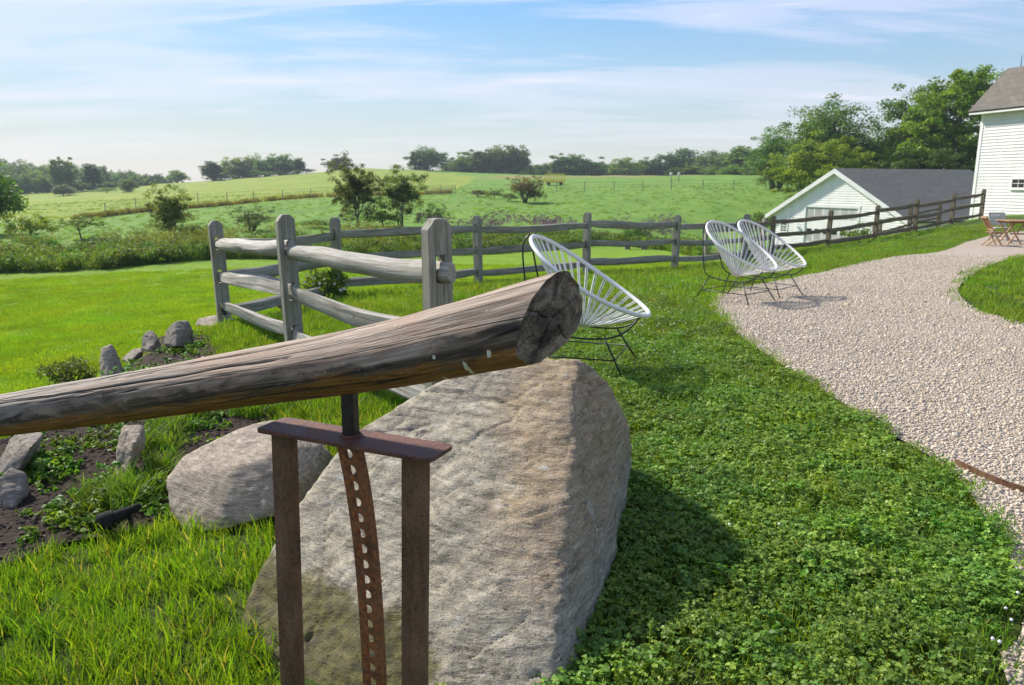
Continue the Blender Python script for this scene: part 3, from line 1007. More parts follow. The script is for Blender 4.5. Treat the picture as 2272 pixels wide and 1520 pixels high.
def rust_mat(name, stops, sp=0.0, spcol=(0.30, 0.105, 0.03), rough=0.6):
    m, nt, out = new_mat(name)
    co = objco(nt)
    n1 = noise_n(nt, mapping(nt, co, (1, 1, .35)), 22, 6, .65)
    n2 = noise_n(nt, co, 90, 4, .65)
    col = ramp(nt, n1, stops)
    if sp:
        col = mix(nt, ramp(nt, n2, [(0.46, 0.0), (0.6, sp)]), col, spcol)
    n3 = noise_n(nt, co, 140, 3, .6)
    col = mix(nt, ramp(nt, n3, [(0.3, .6), (0.45, 0.0)]), col, (0.012, 0.009, 0.007))
    pbsdf(nt, out, col, ramp(nt, n1, [(0.3, rough - .12), (0.7, rough + .15)]), mth(nt, 'ADD', n1, mth(nt, 'MULTIPLY', n2, .5)), .45, .003, .35, .15)
    return m


RUST_PLATE = rust_mat('rust_plate', [(0.32, (0.070, 0.030, 0.022)), (0.5, (0.125, 0.052, 0.036)), (0.68, (0.19, 0.085, 0.055))], .45, (0.21, 0.085, 0.045), .62)
RUST_LEG = rust_mat('rust_leg', [(0.32, (0.060, 0.036, 0.022)), (0.48, (0.135, 0.078, 0.046)), (0.66, (0.225, 0.135, 0.085))], .55, (0.24, 0.10, 0.04), .75)
RUST_BAR = rust_mat('rust_bar', [(0.32, (0.075, 0.035, 0.018)), (0.48, (0.165, 0.070, 0.032)), (0.66, (0.27, 0.115, 0.05))], .75, (0.42, 0.135, 0.035), .75)
DARK_STEEL = rust_mat('dark_steel', [(0.3, (0.014, 0.013, 0.012)), (0.7, (0.05, 0.045, 0.04))], .1)


def steel_stand():
    pc = P(780, 968, 1.63)                                   # middle of the top plate, upper side
    gz = hz_at(pc.x, pc.y)
    ex = Vector((.905, -.425, 0)).normalized()
    ey = Vector((-ex.y, ex.x, 0))
    ez = Vector((0, 0, 1))
    Mx = Matrix((ex, ey, ez)).transposed()
    base = Vector((pc.x, pc.y, gz))
    root = empty('steel_stand', base)
    top = pc.z - gz

    def w(x, y, z):
        return Mx @ Vector((x, y, z)) + Vector((-.030 * max(0, top - z), 0, 0))
    mb = MB()
    # plate with rounded corners
    hl, hw, th, rc = .238, .052, .0095, .016
    poly = []
    for sx, sy, a0 in ((1, 1, 0), (-1, 1, 90), (-1, -1, 180), (1, -1, 270)):
        for k in range(5):
            a = R(a0 + 90 * k / 4)
            poly.append(w(sx * (hl - rc) + rc * math.cos(a), sy * (hw - rc) + rc * math.sin(a), top - th))
    mb.prism(poly, (0, 0, th))
    mb.build('top_plate', RUST_PLATE, root, bevel=.0022)
    for sx in (-.185, .178):
        mb = MB()
        mb.hexa([w(sx + u * .029, -.012 + v * .013, z) for z in (-.3, top - th - .001) for v in (-1, 1) for u in (-1, 1)])
        mb.build('leg', RUST_LEG, root, bevel=.003)
        weld = MB()
        weld.tube([w(sx + .030 * c, -.012 + .013 * s, top - th - .002) for c, s in ((1, 1), (-1, 1), (-1, -1), (1, -1))], .0035, 6, closed=True)
        weld.build('weld', RUST_LEG, root, smooth=True)
    # the pin under the log
    pin = MB()
    pin.box(w(-.004, .004, top + .075), (.030, .030, .16), Matrix.Rotation(R(12), 3, 'Z') @ Mx)
    pin.build('pivot_pin', DARK_STEEL, root, bevel=.003)
    wl = MB()
    wl.tube([w(-.004 + .021 * math.cos(a), .004 + .021 * math.sin(a), top + .002) for a in [k * math.pi / 6 for k in range(12)]], .0045, 6, closed=True)
    wl.build('weld', RUST_PLATE, root, smooth=True)
    # curved perforated bar
    n_h = 19
    pitch_ = .0385
    nb = MB()
    fn = Vector((-.30, -.95, 0)).normalized()               # side with the round holes
    fs = Vector((-fn.y, fn.x, 0))                           # to the right along that side
    if fs.x < 0:
        fs = -fs
    wdt, dep, hr = .047, .0045, .0118
    c0 = P(775, 1000, 1.615) - base

    def centre(s):                                          # s metres down the bar
        return c0 + fs * (.052 * (1 - math.exp(-s * 4.2)) - .018 * s - .006) + Vector((0, 0, -s * .992))
    SEG = 16
    for k in range(n_h):
        s0, s1 = k * pitch_ - .012, (k + 1) * pitch_ - .012
        sc = (s0 + s1) / 2
        cc = centre(sc)
        e0, e1 = centre(s0), centre(s1)

        def L3(u, v, dd):
            """u across, v 0..1 down the cell, dd depth"""
            e = e0.lerp(e1, v)
            return e + fs * u - fn * dd
        # ring: square outline sampled on SEG points and the circle
        outer, inner = [], []
        for q in range(SEG):
            a = 2 * math.pi * (q + .5) / SEG
            ca, sa = math.cos(a), math.sin(a)
            mx = max(abs(ca), abs(sa))
            outer.append((ca / mx * wdt / 2, .5 + .5 * sa / mx))
            inner.append((ca * hr, .5 + sa * hr / pitch_))
        for corner in (2, 6, 10, 14):
            pass
        vs = []
        for dd in (0, dep):
            vs += [L3(u, v, dd) for u, v in outer] + [L3(u, v, dd) for u, v in inner]
        qs = []
        for q in range(SEG):
            r = (q + 1) % SEG
            qs.append((q, r, SEG + r, SEG + q))
            qs.append((2 * SEG + q, 3 * SEG + q, 3 * SEG + r, 2 * SEG + r))
            qs.append((SEG + q, SEG + r, 3 * SEG + r, 3 * SEG + q))
            # outer side walls (left and right only)
            if abs(outer[q][0]) > wdt / 2 - 1e-6 and abs(outer[r][0]) > wdt / 2 - 1e-6 and outer[q][0] * outer[r][0] > 0:
                qs.append((q, 2 * SEG + q, 2 * SEG + r, r))
        nb.add(vs, qs)
        # fill the corner slivers of the sampled square
        for su in (-1, 1):
            for (va, vb) in ((0, .0), (1, 1.0)):
                pa = [o for o in outer if abs(o[0] - su * wdt / 2) < 1e-6]
                pv = min(pa, key=lambda o: abs(o[1] - va))
                pb = [o for o in outer if abs(o[1] - vb) < 1e-6]
                pu = min(pb, key=lambda o: abs(o[0] - su * wdt / 2))
                for dd in (0, dep):
                    nb.add([L3(*pv, dd), L3(su * wdt / 2, vb, dd), L3(*pu, dd)], (), [(0, 1, 2)])
                nb.add([L3(*pv, 0), L3(su * wdt / 2, vb, 0), L3(su * wdt / 2, vb, dep), L3(*pv, dep)], [(0, 1, 2, 3)])
    # flanges of the channel
    for su in (-1, 1):
        row = [centre(k * pitch_ - .012) for k in range(n_h + 1)]
        for e0, e1 in zip(row[:-1], row[1:]):
            ua, ub = su * wdt / 2 + .0006 * su, su * (wdt / 2 - .0045)
            nb.hexa([e + fs * u - fn * dd for e in (e1, e0) for dd in (.0002, .031) for u in (ua, ub)])
    b = nb.build('perforated_bar', RUST_BAR, root)
    b['label'] = 'curved orange rusted bar with a row of round holes'
    tag(root, 'rusty steel stand with two legs and perforated bar before the boulder', 'stand')


steel_stand()

# ------------------------------------------------------------------ stones
def stone_mat(name, base, warm, dark, light, moss=0.0, warm_amt=0.5, streak=(1.6, 1.6, 13), rot=(R(28), R(-22), 0), scale=1.0):
    m, nt, out = new_mat(name)
    co = objco(nt)
    mp = mapping(nt, co, tuple(s * scale for s in streak), rot)
    n1 = noise_n(nt, mp, 3.2, 9, .72, .35)
    n2 = noise_n(nt, co, 2.0 * scale, 5, .6)
    n3 = noise_n(nt, mapping(nt, co, (3 * scale, 3 * scale, 16 * scale), rot), 6.0, 6, .7, .8)
    gr = noise_n(nt, co, 120 * scale, 3, .7)
    col = ramp(nt, n1, [(0.33, dark), (0.46, base), (0.60, tuple(b * 1.25 for b in base)), (0.72, light)])
    wm = node(nt, 'ShaderNodeAttribute', attribute_name='warm').outputs['Fac']
    wf = mth(nt, 'ADD', mth(nt, 'MULTIPLY', wm, .85), mth(nt, 'MULTIPLY', mth(nt, 'SUBTRACT', n2, .5), 1.3))
    col = mix(nt, ramp(nt, wf, [(0.25, 0.0), (0.75, warm_amt)]), col, warm)
    vein = ramp(nt, n3, [(0.485, 0.0), (0.5, .55), (0.515, 0.0)])
    col = mix(nt, mth(nt, 'MULTIPLY', vein, ramp(nt, noise_n(nt, co, 1.7 * scale, 3), [(0.5, 0.0), (0.6, 1.0)])), col, (0.50, 0.48, 0.46))
    col = mix(nt, ramp(nt, gr, [(0.34, .75), (0.45, 0.0)]), col, (0.07, 0.062, 0.052))
    n4 = noise_n(nt, mapping(nt, co, (11 * scale, 11 * scale, 75 * scale), rot), 1.0, 5, .7, .4)
    fine_ = ramp(nt, n4, [(0.30, .50), (0.46, .92), (0.54, 1.06), (0.70, 1.5)])
    col = mix(nt, .85, col, fine_, 'MULTIPLY')
    pits = ramp(nt, noise_n(nt, co, 46 * scale, 4, .65), [(0.27, 1.0), (0.36, 0.0)])
    col = mix(nt, mth(nt, 'MULTIPLY', pits, .75), col, (0.045, 0.038, 0.03))
    lich = ramp(nt, noise_n(nt, co, 9 * scale, 6, .72), [(0.62, 0.0), (0.68, .55)])
    col = mix(nt, lich, col, (0.50, 0.49, 0.46))
    col = mix(nt, ramp(nt, noise_n(nt, co, 95 * scale, 3, .7), [(0.60, 0.0), (0.68, .6)]), col, (0.56, 0.54, 0.51))
    if moss > 0:
        ms = node(nt, 'ShaderNodeAttribute', attribute_name='moss').outputs['Fac']
        mf = mth(nt, 'ADD', ms, mth(nt, 'MULTIPLY', mth(nt, 'SUBTRACT', noise_n(nt, co, 5 * scale, 8, .75), .5), 2.0))
        col = mix(nt, ramp(nt, mf, [(0.42, 0.0), (0.72, moss)]), col, ramp(nt, noise_n(nt, co, 26, 4, .7), [(0.35, (0.030, 0.026, 0.007)), (0.55, (0.085, 0.078, 0.014)), (0.75, (0.17, 0.155, 0.03))]))
    hh = mth(nt, 'ADD', mth(nt, 'ADD', mth(nt, 'MULTIPLY', n1, .5), mth(nt, 'MULTIPLY', n4, .55)), mth(nt, 'SUBTRACT', mth(nt, 'ADD', mth(nt, 'MULTIPLY', n3, .25), mth(nt, 'MULTIPLY', gr, .28)), mth(nt, 'MULTIPLY', pits, .4)))
    pbsdf(nt, out, col, 0.85, hh, 0.9, 0.016 / scale ** .5, 0.2)
    return m


M_BOULDER = stone_mat('boulder_stone', (0.300, 0.266, 0.196), (0.33, 0.215, 0.105), (0.105, 0.090, 0.064), (0.55, 0.53, 0.46), moss=.85, warm_amt=.55)
M_STONE = stone_mat('bed_stone', (0.345, 0.285, 0.215), (0.36, 0.245, 0.14), (0.15, 0.122, 0.092), (0.53, 0.48, 0.41), moss=.6, warm_amt=.45, scale=2.0)
M_GREY = stone_mat('grey_stone', (0.225, 0.195, 0.155), (0.27, 0.195, 0.125), (0.085, 0.072, 0.056), (0.37, 0.34, 0.30), moss=.4, warm_amt=.3, scale=3.0)


def rock(name, label, pts, mat, voxel, amp, smooth_it=5, warm=None, moss=None, seed=0, group=None, cat='rock', strata=None, scl=None):
    pts = [Vector(p) for p in pts]
    base = Vector((sum(p.x for p in pts) / len(pts), sum(p.y for p in pts) / len(pts), 0))
    base.z = hz_at(base.x, base.y)
    me = bpy.data.meshes.new(name)
    bm = bmesh.new()
    vs = [bm.verts.new(p - base) for p in pts]
    r = bmesh.ops.convex_hull(bm, input=vs)
    kill = [g for g in r['geom_interior'] + r['geom_unused'] if isinstance(g, bmesh.types.BMVert)]
    bmesh.ops.delete(bm, geom=list(set(kill)), context='VERTS')
    bm.normal_update()
    bm.to_mesh(me)
    bm.free()
    o = bpy.data.objects.new('tmp', me)
    COL.objects.link(o)
    md = o.modifiers.new('r', 'REMESH')
    md.mode = 'VOXEL'
    md.voxel_size = voxel
    dg = bpy.context.evaluated_depsgraph_get()
    dg.update()
    me2 = bpy.data.meshes.new_from_object(o.evaluated_get(dg))
    bpy.data.objects.remove(o)
    bm = bmesh.new()
    bm.from_mesh(me2)
    for _ in range(smooth_it):
        bmesh.ops.smooth_vert(bm, verts=bm.verts, factor=.5, use_axis_x=True, use_axis_y=True, use_axis_z=True)
    bm.normal_update()
    sc = scl or 1 / max(voxel * 30, 1e-3)
    sx = Vector((seed * 3.1, seed * 1.7, seed * .9))
    lay = Vector(strata or (-.45, -.25, .86)).normalized()
    for v in bm.verts:
        p = v.co * sc + sx
        d = amp * (1.1 * mnoise.noise(p * .9) + .55 * mnoise.noise(p * 2.3) + .22 * mnoise.noise(p * 5.5))
        s = v.co.dot(lay) * sc + .55 * mnoise.noise(p * 1.2)
        q = v.co - lay * v.co.dot(lay)
        d += amp * .16 * mnoise.noise(Vector((s * 9, q.x * sc * 1.1, q.y * sc * 1.1)) + sx)
        d -= amp * .3 * max(0, abs(mnoise.noise(p * 1.6 + Vector((9, 9, 9)))) * -16 + .55)
        d += amp * .30 * abs(mnoise.noise(p * 7.5)) + amp * .16 * mnoise.noise(p * 15)
        crk = abs(mnoise.noise(Vector((s * 2.6, q.x * sc * .7, q.y * sc * .7)) + sx * 2))
        d -= amp * .38 * max(0, 1 - crk / .022)
        v.co += v.normal * d
    bm.to_mesh(me2)
    bm.free()
    me2.polygons.foreach_set('use_smooth', np.ones(len(me2.polygons), bool))
    me2.materials.clear()
    me2.materials.append(mat)
    co = np.empty(len(me2.vertices) * 3, np.float32)
    me2.vertices.foreach_get('co', co)
    co = co.reshape(-1, 3)
    fattr(me2, 'warm', warm(co + np.array(base)) if warm else np.full(len(co), .3))
    fattr(me2, 'moss', moss(co + np.array(base)) if moss else np.zeros(len(co)))
    me2.name = name
    ob = obj(name, me2)
    ob.location = base
    return tag(ob, label, cat, group)


def grounded(pts, sink=.04):
    pts = [Vector(p) for p in pts]
    for _ in range(6):
        lo = min(pts, key=lambda q: q.z - hz_at(q.x, q.y))
        g = hz_at(lo.x, lo.y) - sink
        k = (g - CAM.z) / (lo.z - CAM.z)
        pts = [CAM + (q - CAM) * k for q in pts]
    return pts


def PP(L):
    return [P(*p) for p in L]


big = PP([(518, 1440, 2.2), (536, 1345, 2.28), (592, 1235, 2.42), (735, 1005, 2.75), (820, 930, 2.87), (900, 880, 2.97), (1010, 830, 3.03), (1110, 805, 3.06), (1200, 792, 3.0), (1292, 790, 2.95), (1345, 840, 3.03),
          (1385, 915, 3.15), (1405, 1000, 3.3), (1398, 1070, 3.2), (1382, 1140, 2.9), (1338, 1310, 2.35), (1298, 1400, 2.12), (1248, 1480, 1.96), (1222, 1600, 1.73), (900, 1690, 1.66), (590, 1670, 1.82), (498, 1565, 2.02), (502, 1470, 2.14),
          (1292, 820, 2.9), (1308, 1000, 2.77), (1296, 1200, 2.42)]) + [Vector(p) for p in ((-.95, 2.9, -.3), (-.5, 3.3, -.3), (.2, 3.8, -.3), (.55, 3.6, -.3), (-.25, 3.45, .28), (.2, 3.5, .40), (-.75, 2.8, .15))]


def warm_big(c):
    # rusty staining over the crest and the side turned to the path
    a = np.clip((c[:, 0] + .25) / .35, 0, 1) * np.clip((c[:, 2] - .02) / .30, 0, 1)
    return a


def moss_big(c):
    a = np.clip((.13 - c[:, 2] - .25 * np.clip(c[:, 0] + .35, 0, 1)) / .07, 0, 1) * np.clip((-.1 - c[:, 0]) / .2, 0, 1)
    return np.maximum(a, .42 * np.clip((.24 - c[:, 2]) / .1, 0, 1) * np.clip((-.3 - c[:, 0]) / .15, 0, 1))


rock('boulder', 'huge grey tan boulder with mossy foot behind the steel stand', big, M_BOULDER, .0105, .024, 22, warm_big, moss_big, 1, cat='boulder', scl=2.1)

b2 = PP([(362, 1060, 3.35), (372, 1140, 3.2), (400, 1185, 3.08), (480, 1185, 3.02), (600, 1150, 3.05), (690, 1110, 3.2), (728, 1060, 3.4), (715, 985, 3.55), (655, 945, 3.6), (600, 930, 3.6), (540, 948, 3.55), (450, 992, 3.5), (400, 1015, 3.45),
         (640, 1000, 3.3), (520, 1040, 3.2)]) + [Vector(p) for p in ((-1.35, 3.9, -.3), (-.9, 4.0, -.3), (-1.1, 3.9, .05), (-1.5, 3.5, -.3))]
rock('boulder', 'smaller beige boulder beside the planting bed, left of the big one', b2, M_STONE, .014, .014, 6, None, lambda c: np.clip((c[:, 0] + 1.25) / .35, 0, 1) * np.clip((.18 - c[:, 2]) / .2, 0, 1) * .9, 2, cat='boulder')

g_ = 'stones edging the planting bed'
rock('stone', 'upright pointed grey tan stone on the bed rim beside the dark shrub', grounded(PP([(222, 848, 5.9), (228, 772, 5.95), (246, 766, 6.0), (262, 792, 6.0), (275, 850, 5.9), (240, 850, 5.7), (250, 800, 6.2), (270, 840, 6.2)])), M_STONE, .011, .022, 2, seed=3, group=g_, cat='stone')
rock('stone', 'angular brownish stone on the bed rim, second from the fence', grounded(PP([(312, 775, 6.9), (318, 742, 6.9), (334, 732, 7.0), (352, 748, 6.9), (360, 778, 6.9), (330, 780, 6.7), (340, 745, 7.2), (355, 775, 7.2)])), M_GREY, .011, .022, 2, seed=4, group=g_, cat='stone')
rock('stone', 'rounded grey stone on the bed rim, nearest to the fence corner', grounded(PP([(362, 765, 7.4), (370, 735, 7.5), (392, 716, 7.5), (415, 714, 7.6), (424, 735, 7.6), (425, 768, 7.5), (390, 770, 7.2), (400, 725, 7.8), (420, 765, 7.9)])), M_GREY, .011, .022, 2, seed=5, group=g_, cat='stone')
rock('stone', 'flat pale stone at the foot of the fence corner post', grounded(PP([(430, 722, 8.6), (440, 708, 8.7), (475, 703, 8.8), (520, 706, 8.8), (535, 722, 8.7), (480, 726, 8.4), (480, 706, 9.2), (530, 716, 9.2)])), M_STONE, .011, .022, 2, seed=6, group=g_, cat='stone')
rock('stone', 'long low brown stone sunk behind the pointed stone', grounded(PP([(272, 800, 6.5), (290, 778, 6.6), (320, 772, 6.6), (312, 800, 6.5), (285, 805, 6.3), (300, 775, 6.9)])), M_GREY, .011, .022, 2, seed=12, group=g_, cat='stone')
rock('stone', 'pale grey leaning slab below the thin end of the log', grounded(PP([(-30, 1075, 4.0), (8, 1010, 4.1), (30, 960, 4.3), (100, 955, 4.3), (98, 985, 4.2), (60, 1040, 4.05), (20, 1085, 3.95), (70, 990, 4.0), (-10, 1050, 4.3), (60, 960, 4.5)])), M_GREY, .011, .022, 2, seed=7, group=g_, cat='stone')
rock('stone', 'dark grey rough stone at the foot of the leaning slab', grounded(PP([(-20, 1140, 3.65), (-10, 1060, 3.7), (25, 1028, 3.8), (60, 1050, 3.8), (64, 1095, 3.75), (30, 1130, 3.6), (10, 1060, 4.0), (60, 1090, 4.0)])), M_GREY, .011, .022, 2, seed=8, group=g_, cat='stone')
rock('stone', 'upright tan stone behind tall grass in the bed', grounded(PP([(252, 1070, 3.85), (258, 1000, 3.95), (275, 945, 4.05), (325, 940, 4.1), (330, 985, 4.05), (290, 1040, 3.95), (275, 1075, 3.8), (300, 980, 3.85), (285, 1060, 4.1)])), M_STONE, .011, .022, 2, seed=9, group=g_, cat='stone')
for k, (px, py, r_, lb) in enumerate([(211, 1053, .022, 'small pale pebble on the dark soil'), (98, 1203, .035, 'small brown pebble at the lower bed edge'), (168, 1085, .018, 'tiny white pebble mid bed near the weeds')]):
    g = G(px, py)
    rock('pebble', lb, [g + Vector((r_ * 1.3 * math.cos(a) * s, r_ * math.sin(a) * s, z * r_)) for a in np.arange(0, 6.2, 1.05) for s, z in ((1, 0), (.6, .7), (.6, -.7))], M_STONE, r_ / 6, r_ * .1, 3, seed=20 + k, cat='pebble')

# weathered stake lying in the bed
a, b = P(236, 1098, 3.42), P(322, 1016, 3.95)
a.z = hz_at(a.x, a.y) + .03
b.z = hz_at(b.x, b.y) + .12
me = rail_mesh('wooden_stake', a - a, b - a, TAN_WOOD, .055, .03, 77, 'split', 0.0)
o = obj('wooden_stake', me)
o.location = a
tag(o, 'short weathered wooden stake lying in the planting bed', 'stake')

# black garden spotlight
g = G(268, 1192) + Vector((0, 0, .035))
root = empty('garden_spotlight', g, R(-35))
root.scale = (.9, .9, .9)
BLK = simple_mat('black_plastic', (0.020, 0.019, 0.018), .85, .3, 30, .15, .1)
mb = MB()
ax = Vector((-.55, -.62, -.35)).normalized()
c0 = Vector((.02, .04, .085))
mb.tube([c0 - ax * .0, c0 + ax * .055, c0 + ax * .075, c0 + ax * .13, c0 + ax * .128, c0 + ax * .06], [.024, .032, .044, .052, .046, .038], 20)
mb.build('hood', BLK, root, smooth=True, angle=R(40))
mb = MB()
mb.tube([c0, c0 - ax * .035, c0 - ax * .06 + Vector((0, 0, .004))], [.021, .021, .012], 16)
mb.build('rear_cap', BLK, root, smooth=True, angle=R(40))
mb = MB()
mb.tube([(.02, .04, .06), (.022, .045, .03), (.022, .045, -.08)], [.012, .010, .006], 10)
mb.build('ground_spike', BLK, root, smooth=True)
tag(root, 'black garden spotlight lying low at the bed edge', 'spotlight')

# ------------------------------------------------------------------ cord lounge chairs
WHITE_CORD = simple_mat('white_cord', (0.74, 0.73, 0.70), .5, .08, 60, .05)
BLACK_ROD = simple_mat('black_rod', (0.018, 0.019, 0.020), .4, .3, 40, .05, metal=.2)


def make_chair(name, label, x, y, face, scale):
    root = empty(name, (x, y, hz_at(x, y)), math.atan2(face[1], face[0]))
    root.scale = (scale,) * 3

    def rim(f):
        c, s = math.cos(f), math.sin(f)
        k = .40 * c
        return Vector((k + .01, .365 * s * (1 - .13 * c), .655 - .655 * k * 1.0 - .035 * s * s + .012 * c))
    n = 64
    mb = MB()
    mb.tube([rim(2 * math.pi * i / n) for i in range(n)], .0145, 10, closed=True)
    mb.build('rim', WHITE_CORD, root, smooth=True)
    hub = Vector((-.035, 0, .305))
    mb = MB()
    for i in range(36):
        f = 2 * math.pi * (i + .5) / 36
        p = rim(f)
        q = hub + Vector((.045 * math.cos(f), .045 * math.sin(f), -.004 * math.cos(f)))
        tan = (rim(f + .02) - rim(f - .02)).normalized()
        for s in (-1, 1):
            a_ = p + tan * (.0085 * s)
            b_ = q + Vector((-math.sin(f), math.cos(f), 0)) * (.0028 * s)
            mid = a_.lerp(b_, .55) + Vector((0, 0, -.012))
            mb.tube([a_, mid, b_], .0036, 5, cap=False)
    c = mb.build('cords', WHITE_CORD, root, smooth=True)
    c['kind'] = 'stuff'
    for s in (-1, 1):
        mb = MB()
        ctrl = [(-.395, s * .075, .925), (-.43, s * .10, .87), (-.425, s * .13, .76), (-.385, s * .17, .52), (-.345, s * .195, .37), (-.30, s * .205, .315), (-.22, s * .21, .285), (-.05, s * .21, .262), (.12, s * .20, .262), (.22, s * .19, .28), (.30, s * .17, .325), (.36, s * .14, .395)]
        mb.tube(smooth_curve([Vector(p) for p in ctrl], 4), .0065, 8)
        mb.build('frame_rod', BLACK_ROD, root, smooth=True)
        for x0, x1 in ((-.26, -.40), (.16, .32)):
            mb = MB()
            z0 = .30 if x0 < 0 else .268
            mb.tube([(x0, s * .208, z0), (x1, s * .30, -.01)], .0065, 8)
            mb.build('leg', BLACK_ROD, root, smooth=True)
    mb = MB()
    loop = []
    zb = .135
    for sx, sy in ((1, 1), (-1, 1), (-1, -1), (1, -1)):
        xx = .236 if sx > 0 else -.326
        loop.append(Vector((xx, sy * .256, zb)))
    mb.tube(loop, .005, 8, closed=True)
    mb.build('brace', BLACK_ROD, root, smooth=True)
    return tag(root, label, 'chair', 'white cord lounge chairs')


def smooth_curve(pts, n):
    out = []
    m = len(pts)
    for i in range(m - 1):
        p0, p1, p2, p3 = [pts[min(max(k, 0), m - 1)] for k in (i - 1, i, i + 1, i + 2)]
        for j in range(n):
            t = j / n
            out.append(.5 * ((2 * p1) + (p2 - p0) * t + (2 * p0 - 5 * p1 + 4 * p2 - p3) * t * t + (3 * p1 - p0 - 3 * p2 + p3) * t ** 3))
    out.append(pts[-1])
    return out


make_chair('lounge_chair', 'white cord lounge chair on the grass just behind the log end', .56, 5.5, (.95, -.31), 1.08)
make_chair('lounge_chair', 'front white cord lounge chair of the pair at the gravel edge', 2.70, 8.95, (.68, -.73), 1.04)
make_chair('lounge_chair', 'rear white cord lounge chair of the pair at the gravel edge', 3.24, 9.5, (.70, -.71), 1.04)

# ------------------------------------------------------------------ steel edging in the gravel
pts = smooth_line(outline([(2118, 1036), (2150, 1052), (2190, 1070), (2235, 1088), (2300, 1108), (2420, 1140)]), 4)
mb = MB()
for (x0, y0), (x1, y1) in zip(pts[:-1], pts[1:]):
    mb.bar((x0, y0, hz_at(x0, y0) + .012), (x1, y1, hz_at(x1, y1) + .012), .008, .06)
tag(mb.build('edging_strip', RUST_LEG), 'thin rusty steel edging strip set across the gravel', 'edging')

# ------------------------------------------------------------------ buildings
def white_paint(name, c=(0.72, 0.705, 0.685)):
    m, nt, out = new_mat(name)
    co = objco(nt)
    n = noise_n(nt, mapping(nt, co, (.6, .6, .25)), 3.0, 5, .6)
    col = ramp(nt, n, [(0.3, tuple(x * .86 for x in c)), (0.65, c)])
    pbsdf(nt, out, col, .6, n, .05, .01, .35)
    return m


PAINT = white_paint('white_siding_paint')
TRIM = white_paint('white_trim_paint', (0.78, 0.77, 0.75))
PAINT_G = white_paint('lit_white_siding_paint', (0.84, 0.815, 0.79))  # same siding paint, colour lightened to stand in for sunlight on the garage
DOORP = white_paint('white_door_paint', (0.80, 0.79, 0.78))
m, nt, out = new_mat('dark_glass')
pbsdf(nt, out, (0.012, 0.014, 0.017), .06, None, spec=.6)
GLASS = m


def shingle_mat(name, lo, hi):
    m, nt, out = new_mat(name)
    u = node(nt, 'ShaderNodeAttribute', attribute_name='lc').outputs['Vector']
    br = node(nt, 'ShaderNodeTexBrick', {'Vector': u, 'Scale': 1.0, 'Color1': c4(lo), 'Color2': c4(hi), 'Mortar': c4(tuple(x * .45 for x in lo)), 'Mortar Size': .012, 'Brick Width': .32, 'Row Height': .15, 'Bias': -.1})
    n = noise_n(nt, mapping(nt, u, (.5, 1.2, 1)), 1.2, 6, .7)
    col = mix(nt, ramp(nt, n, [(0.35, .5), (0.6, 0)]), br.outputs['Color'], tuple(x * .62 for x in lo))
    col = mix(nt, ramp(nt, noise_n(nt, u, 30, 3, .7), [(0.4, .4), (0.6, 0)]), col, tuple(min(1, x * 1.5) for x in hi))
    pbsdf(nt, out, col, .92, br.outputs['Fac'], -.5, .012, .15)
    return m


SHINGLE = shingle_mat('slate_grey_shingles', (0.125, 0.122, 0.108), (0.185, 0.183, 0.163))
SHINGLE_B = shingle_mat('brown_grey_shingles', (0.12, 0.108, 0.092), (0.19, 0.172, 0.148))
FOUND = stone_mat('foundation_stone', (0.33, 0.30, 0.26), (0.33, 0.26, 0.19), (0.17, 0.155, 0.135), (0.48, 0.46, 0.43), scale=3)


class Frame:
    """building axes: x along the facade, y into the building, z up"""
    def __init__(s, ox, ux):
        s.o = Vector(ox)
        s.ux = Vector((ux[0], ux[1], 0)).normalized()
        s.uy = Vector((-s.ux.y, s.ux.x, 0))
        s.root = None

    def w(s, x, y, z):
        return s.ux * x + s.uy * y + Vector((0, 0, z))

    def box(s, mb, x0, x1, y0, y1, z0, z1):
        mb.hexa([s.w(x, y, z) for z in (z0, z1) for y in (y0, y1) for x in (x0, x1)])


def siding(fr, mb, rows, z0, z1, exp_):
    """rows(zlow,zhigh) -> list of (xa,xb at zlow, xa,xb at zhigh)"""
    z = z0
    while z < z1 - 1e-3:
        zt = min(z + exp_, z1)
        for xa, xb, xc, xd in rows(z, zt):
            mb.add([fr.w(xa, -.034, z), fr.w(xb, -.034, z), fr.w(xd, -.006, zt), fr.w(xc, -.006, zt), fr.w(xa, .0, z), fr.w(xb, .0, z)], [(0, 1, 2, 3), (4, 5, 1, 0)])
        z = zt


def roof_mesh(name, quads, mat, root):
    """quads: list of 4 corners eaveA, eaveB, ridgeB, ridgeA (upper side), given thickness down"""
    V, Q, LC = [], [], []
    for q in quads:
        q = [Vector(p) for p in q]
        nrm = (q[1] - q[0]).cross(q[3] - q[0]).normalized()
        if nrm.z < 0:
            nrm = -nrm
        o = len(V)
        L = (q[1] - q[0]).length
        Hh = (q[3] - q[0]).length
        low = [p - nrm * .12 for p in q]
        V += q + low
        LC += [(0, 0, 0), (L, 0, 0), (L, Hh, 0), (0, Hh, 0)] * 2
        for f in ((0, 1, 2, 3), (7, 6, 5, 4), (0, 4, 5, 1), (1, 5, 6, 2), (2, 6, 7, 3), (3, 7, 4, 0)):
            Q.append(tuple(i + o for i in f))
    me = bpy.data.meshes.new(name)
    me.from_pydata(V, [], Q)
    me.update()
    me.materials.append(mat)
    fattr(me, 'lc', LC, 'FLOAT_VECTOR')
    return obj(name, me, root)


